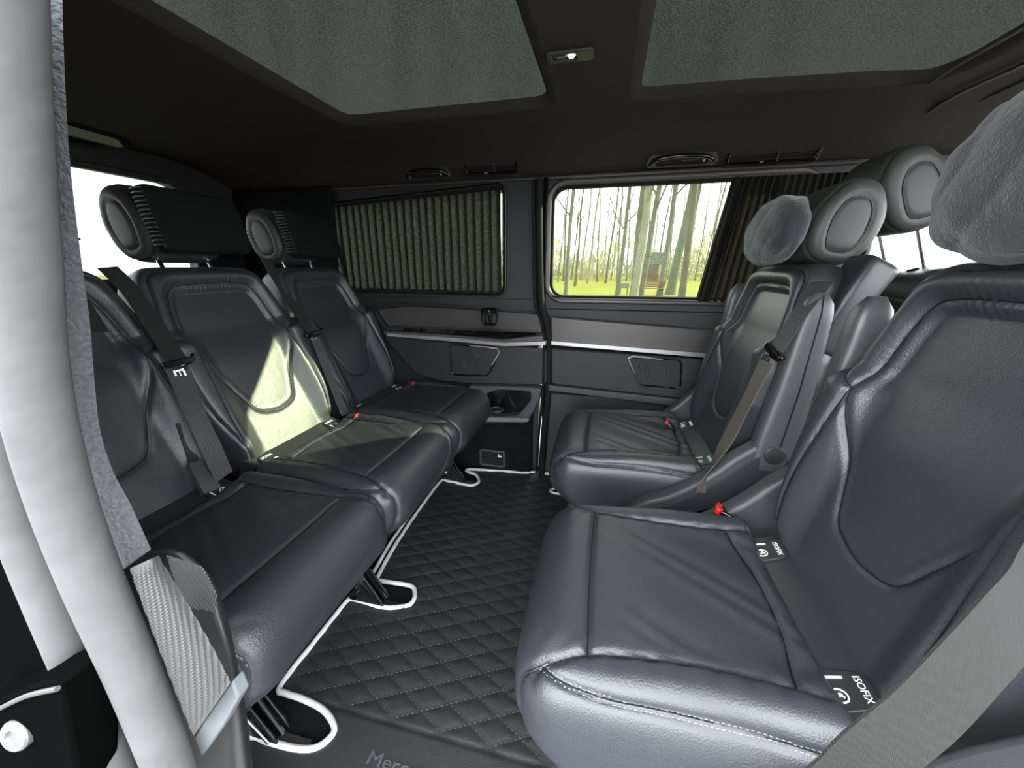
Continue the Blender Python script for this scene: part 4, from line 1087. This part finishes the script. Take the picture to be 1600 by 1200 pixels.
# black painted body with bolt
body = empty('door_striker', tuple(at(30, 1145, 'y', .11)), 'black body bracket with a large bright bolt at the lower left corner', 'bracket')
q = MB(); q.prism([tuple(at(u, v, 'y', .16)[i] for i in (0, 2)) for u, v in ((-20, -60), (0, 400), (30, 600), (80, 820), (130, 1000), (190, 1180), (230, 1300), (-400, 1300), (-900, -60))], 'y', .158, .17); struct(q.build('trim_4', PAINT))
q = MB(); pts = [(-60, 1120), (60, 1068), (92, 1072), (100, 1110), (118, 1200), (120, 1300), (-60, 1300)]
A = uvpoly(.118, pts); q.add(A+[p_+Vector((0, .03, 0)) for p_ in A], [tuple(range(7)), tuple(range(13, 6, -1))]+[(i, (i+1) % 7, 7+(i+1) % 7, 7+i) for i in range(7)])
kid(q.build('bracket_plate', PAINT, None, bevel=.003), body)
bp = at(28, 1147, 'y', .116)
q = MB(); q.lathe([(.0125, -.004), (.0125, .002), (.0112, .0036), (.0060, .0040), (.0052, .0018), (.0004, .0018)], bp, (.15, -1, .25), 32); kid(q.build('bolt', mat('zinc_bolt', (.17, .17, .17), .3, metal=.5), None, ang=30), body)
q = MB(); q.tube(cat(uvpoly(.115, [(-10, 1112), (40, 1088), (90, 1076)]), 6), .0018, 8); kid(q.build('edge_bead', PLASTIC_L, None), body)

# ================================================================== OUTSIDE
GZ = -.52
GRASS = mat('spring_grass', (.155, .150, .014), .9, spec=.1, noise=(.35, .35))
ASPH = mat('asphalt', (.09, .09, .092), .9, noise=(3, .2))
q = MB(); q.add([(-120, 6, GZ), (120, 6, GZ), (120, 160, GZ), (-120, 160, GZ)], [(0, 1, 2, 3)]); g = q.build('lawn', GRASS, smooth=False); tagp(g, 'bright yellow green park lawn outside the door window', 'lawn', kind='structure')
q = MB(); q.add([(-120, -120, GZ-.005), (120, -120, GZ-.005), (120, 6, GZ-.005), (-120, 6, GZ-.005)], [(0, 1, 2, 3)]); g = q.build('ground', ASPH, smooth=False); tagp(g, 'grey asphalt the van stands on', 'ground', kind='structure')
PATH = mat('gravel_path', (.14, .135, .10), .9, noise=(2, .2))
q = MB(); q.add([(-60, 13.2, GZ+.01), (60, 13.2, GZ+.01), (60, 16.5, GZ+.01), (-60, 16.5, GZ+.01)], [(0, 1, 2, 3)]); g = q.build('path', PATH, smooth=False); tagp(g, 'pale gravel path crossing the lawn behind the bench', 'path', kind='structure')
BARK = [mat('grey_green_bark', (.085, .088, .06), .9, noise=(6, .4)), mat('pale_bark', (.17, .16, .115), .9, noise=(5, .35)), mat('brown_bark', (.075, .065, .038), .9, noise=(6, .4))]
def tree(u, dist, wpx, lean, mi, label, group=None, h=14, br=8):
    base = at(u, 420+ (CH-GZ)*F*1.04/dist, 'z', GZ); d_ = base.y
    r0 = wpx*dist/F/2/1.04
    r = empty('tree', tuple(base), label, 'tree', group); rnd = random.Random(int(u*7))
    N = 9; pts = [(lean*h*(k/N)+.06*math.sin(k*1.3+u)*k/3, .05*math.sin(k+u), h*k/N) for k in range(N+1)]
    q = MB(); q.tube(cat(pts, 2), [r0*(1.25 if k == 0 else 1)*(1-.75*k/(2*N)) for k in range(2*N+1)], 9); q.build('trunk', BARK[mi], r)
    q = MB()
    for b in range(br):
        k = rnd.uniform(.22, .9); z = h*k; x = lean*z; a = rnd.uniform(0, 6.28); L = rnd.uniform(.8, 2.4)
        p0 = Vector((x, 0, z)); p1 = p0+Vector((math.cos(a)*L*.5, math.sin(a)*L*.5, L*.55)); p2 = p1+Vector((math.cos(a)*L*.4, math.sin(a)*L*.4, L*.9))
        q.tube([p0, p1, p2], [r0*.35, r0*.22, r0*.08], 5)
        for c_ in range(2):
            a2 = a+rnd.uniform(-1, 1); q.tube([p1, p1+Vector((math.cos(a2)*L*.5, math.sin(a2)*L*.5, L*.5))], [r0*.16, r0*.05], 4)
    q.build('branch', BARK[mi], r); return r
tree(882, 16, 7, .045, 0, 'slim grey trunk nearest the left edge of the clear window')
tree(962, 18, 6.5, .06, 0, 'short stretch of leaning trunk left of the bench')
tree(986, 12.5, 13, .05, 1, 'pale broad trunk standing in front of the bench')
tree(1000, 20, 9.5, .085, 0, 'leaning grey trunk just right of the pale broad trunk')
tree(1030, 22, 9, .05, 0, 'straight trunk rising from behind the right end of the bench')
tree(1047, 23, 15, .09, 0, 'thick leaning trunk between the bench and the bunched curtain')
tree(1064, 27, 6, .05, 2, 'thin brown trunk left of the bunched curtain')
tree(898, 34, 4, .05, 2, 'thin dark distant trunk at the left of the window')
rnd = random.Random(9)
for k in range(26):
    u = 868+(k+rnd.random()*.8)*250/26; d_ = rnd.uniform(34, 62)
    tree(u, d_, rnd.uniform(2.0, 4.5), rnd.uniform(-.03, .09), rnd.choice([0, 1, 2]), 'distant bare tree trunk in the park seen through the door window', 'distant park trees', h=17, br=7)
for k in range(11):   # beyond the roof glass and the other windows
    a = -1.2+1.75*(k+.5*rnd.random())/11; d_ = rnd.uniform(9, 16); x = d_*math.sin(a); y = 5+d_*math.cos(a)
    if abs(x) < 2.6 and y < 19: x = math.copysign(3.0+abs(x), x)
    r = tree(900, 20, 9, rnd.uniform(-.03, .03), rnd.choice([0, 2]), 'tall bare tree dimly seen through the roof glass', 'trees over the roof glass', h=17, br=14); r.location = (x, y, GZ)
ORD = ['first', 'second', 'third', 'fourth', 'fifth', 'sixth', 'seventh', 'eighth', 'ninth', 'tenth', 'eleventh', 'twelfth', 'thirteenth', 'fourteenth', 'fifteenth', 'sixteenth', 'seventeenth', 'eighteenth', 'nineteenth', 'twentieth', 'twenty-first', 'twenty-second', 'twenty-third', 'twenty-fourth', 'twenty-fifth', 'twenty-sixth']
for gname, txt in (('distant park trees', 'slender %s trunk far out in the park, %s from the left of the distant row'), ('trees over the roof glass', 'tall bare %s tree over the roof glass, %s from the left')):
    gr = sorted([o for o in C.objects if o.get('group') == gname], key=lambda o: o.location.x/o.location.y)
    for i, o in enumerate(gr):
        mn = [c for c in C.objects if c.parent == o][0].data.materials[0].name
        o['label'] = txt % ('pale' if 'pale' in mn else 'brown' if 'brown' in mn else 'grey-green', ORD[i])
# spring undergrowth as a haze of twigs and leaves
TW = [mat('yellow_spring_leaves', (.42, .35, .12), .8), mat('pale_twigs', (.36, .32, .21), .8), mat('olive_twigs', (.17, .17, .075), .8)]
for t_, (mm, nm, lb) in enumerate(((TW[0], 'undergrowth', 'yellow spring undergrowth behind the park trees'), (TW[1], 'undergrowth', 'pale twiggy thicket behind the park trees'), (TW[2], 'undergrowth', 'olive green thicket at the far edge of the lawn'))):
    q = MB(); n = (2600, 2400, 1200)[t_]
    for k in range(n):
        x = rnd.uniform(-16, 28); y = rnd.uniform(58, 70); hmax = (6.5, 9, 3.5)[t_]*(.65+.35*math.sin(x*.5+t_)); z = GZ+rnd.random()**1.2*hmax
        L = rnd.uniform(.5, 1.4); w = rnd.uniform(.03, .085); a = rnd.uniform(-.5, .5)
        if t_ == 1: L *= 1.8; w *= .6; a *= .5
        q.add([(x-w, y, z), (x+w, y, z), (x+w*.5+a*L, y+.1, z+L), (x-w*.5+a*L, y+.1, z+L)], [(0, 1, 2, 3)])
    o = q.build(nm, mm, smooth=False); tagp(o, lb, 'undergrowth', kind='stuff')
# bench
bb = at(1014, 463, 'z', GZ); bd = bb.y; 
ben = empty('park_bench', (bb.x, bb.y, GZ), 'red-brown slatted park bench on the lawn outside the door window', 'bench')
WD = mat('red_brown_slats', (.16, .05, .028), .6); sw = 1.7
for k in range(4):
    q = MB(); q.box((0, -.03+.10*k, .43), (sw, .08, .035)); q.build('seat_slat', WD, ben)
for k in range(4):
    q = MB(); q.box((0, .36+.03*k, .52+.095*k), (sw, .03, .08)); q.build('back_slat', WD, ben)
for g in (-1, 1):
    q = MB(); q.tube([(g*sw*.42, -.10, 0), (g*sw*.42, .12, .40), (g*sw*.42, .42, 0)], .03, 6); q.tube([(g*sw*.42, .30, .42), (g*sw*.42, .46, .88)], .03, 6); q.build('leg', BARK[2], ben)
# second bench/box left of the trunk: pale picnic table
pt = at(974, 461, 'z', GZ); tb = empty('pale_bench', tuple(pt), 'pale blue-grey bench end left of the broad trunk', 'bench')
q = MB(); q.box((0, 0, .55), (.55, .35, .28)); q.build('bench_back', mat('pale_blue_paint', (.13, .16, .16), .6), tb)
for g in (-1, 1):
    q = MB(); q.tube([(g*.2, 0, 0), (g*.2, 0, .45)], .035, 6); q.build('leg', BARK[2], tb)
# house
hp_ = at(1016, 417, 'y', 55); hs = empty('park_house', (hp_.x, 55, GZ), 'small brown park house with a grey-green roof among the distant trees', 'building')
q = MB(); q.box((0, 0, 1.0), (1.9, 2, 2.2)); q.build('wall', mat('brown_wall', (.09, .05, .025), .8), hs)
q = MB(); q.prism([(-1.6, 2.0), (1.6, 2.0), (1.5, 3.5), (-.6, 3.5)], 'y', -1.2, 1.2); q.build('roof', mat('grey_green_roof', (.08, .10, .08), .7), hs)
q = MB(); q.box((-.4, -1.02, 1.2), (.45, .05, .6)); q.build('window', GLOSS, hs)
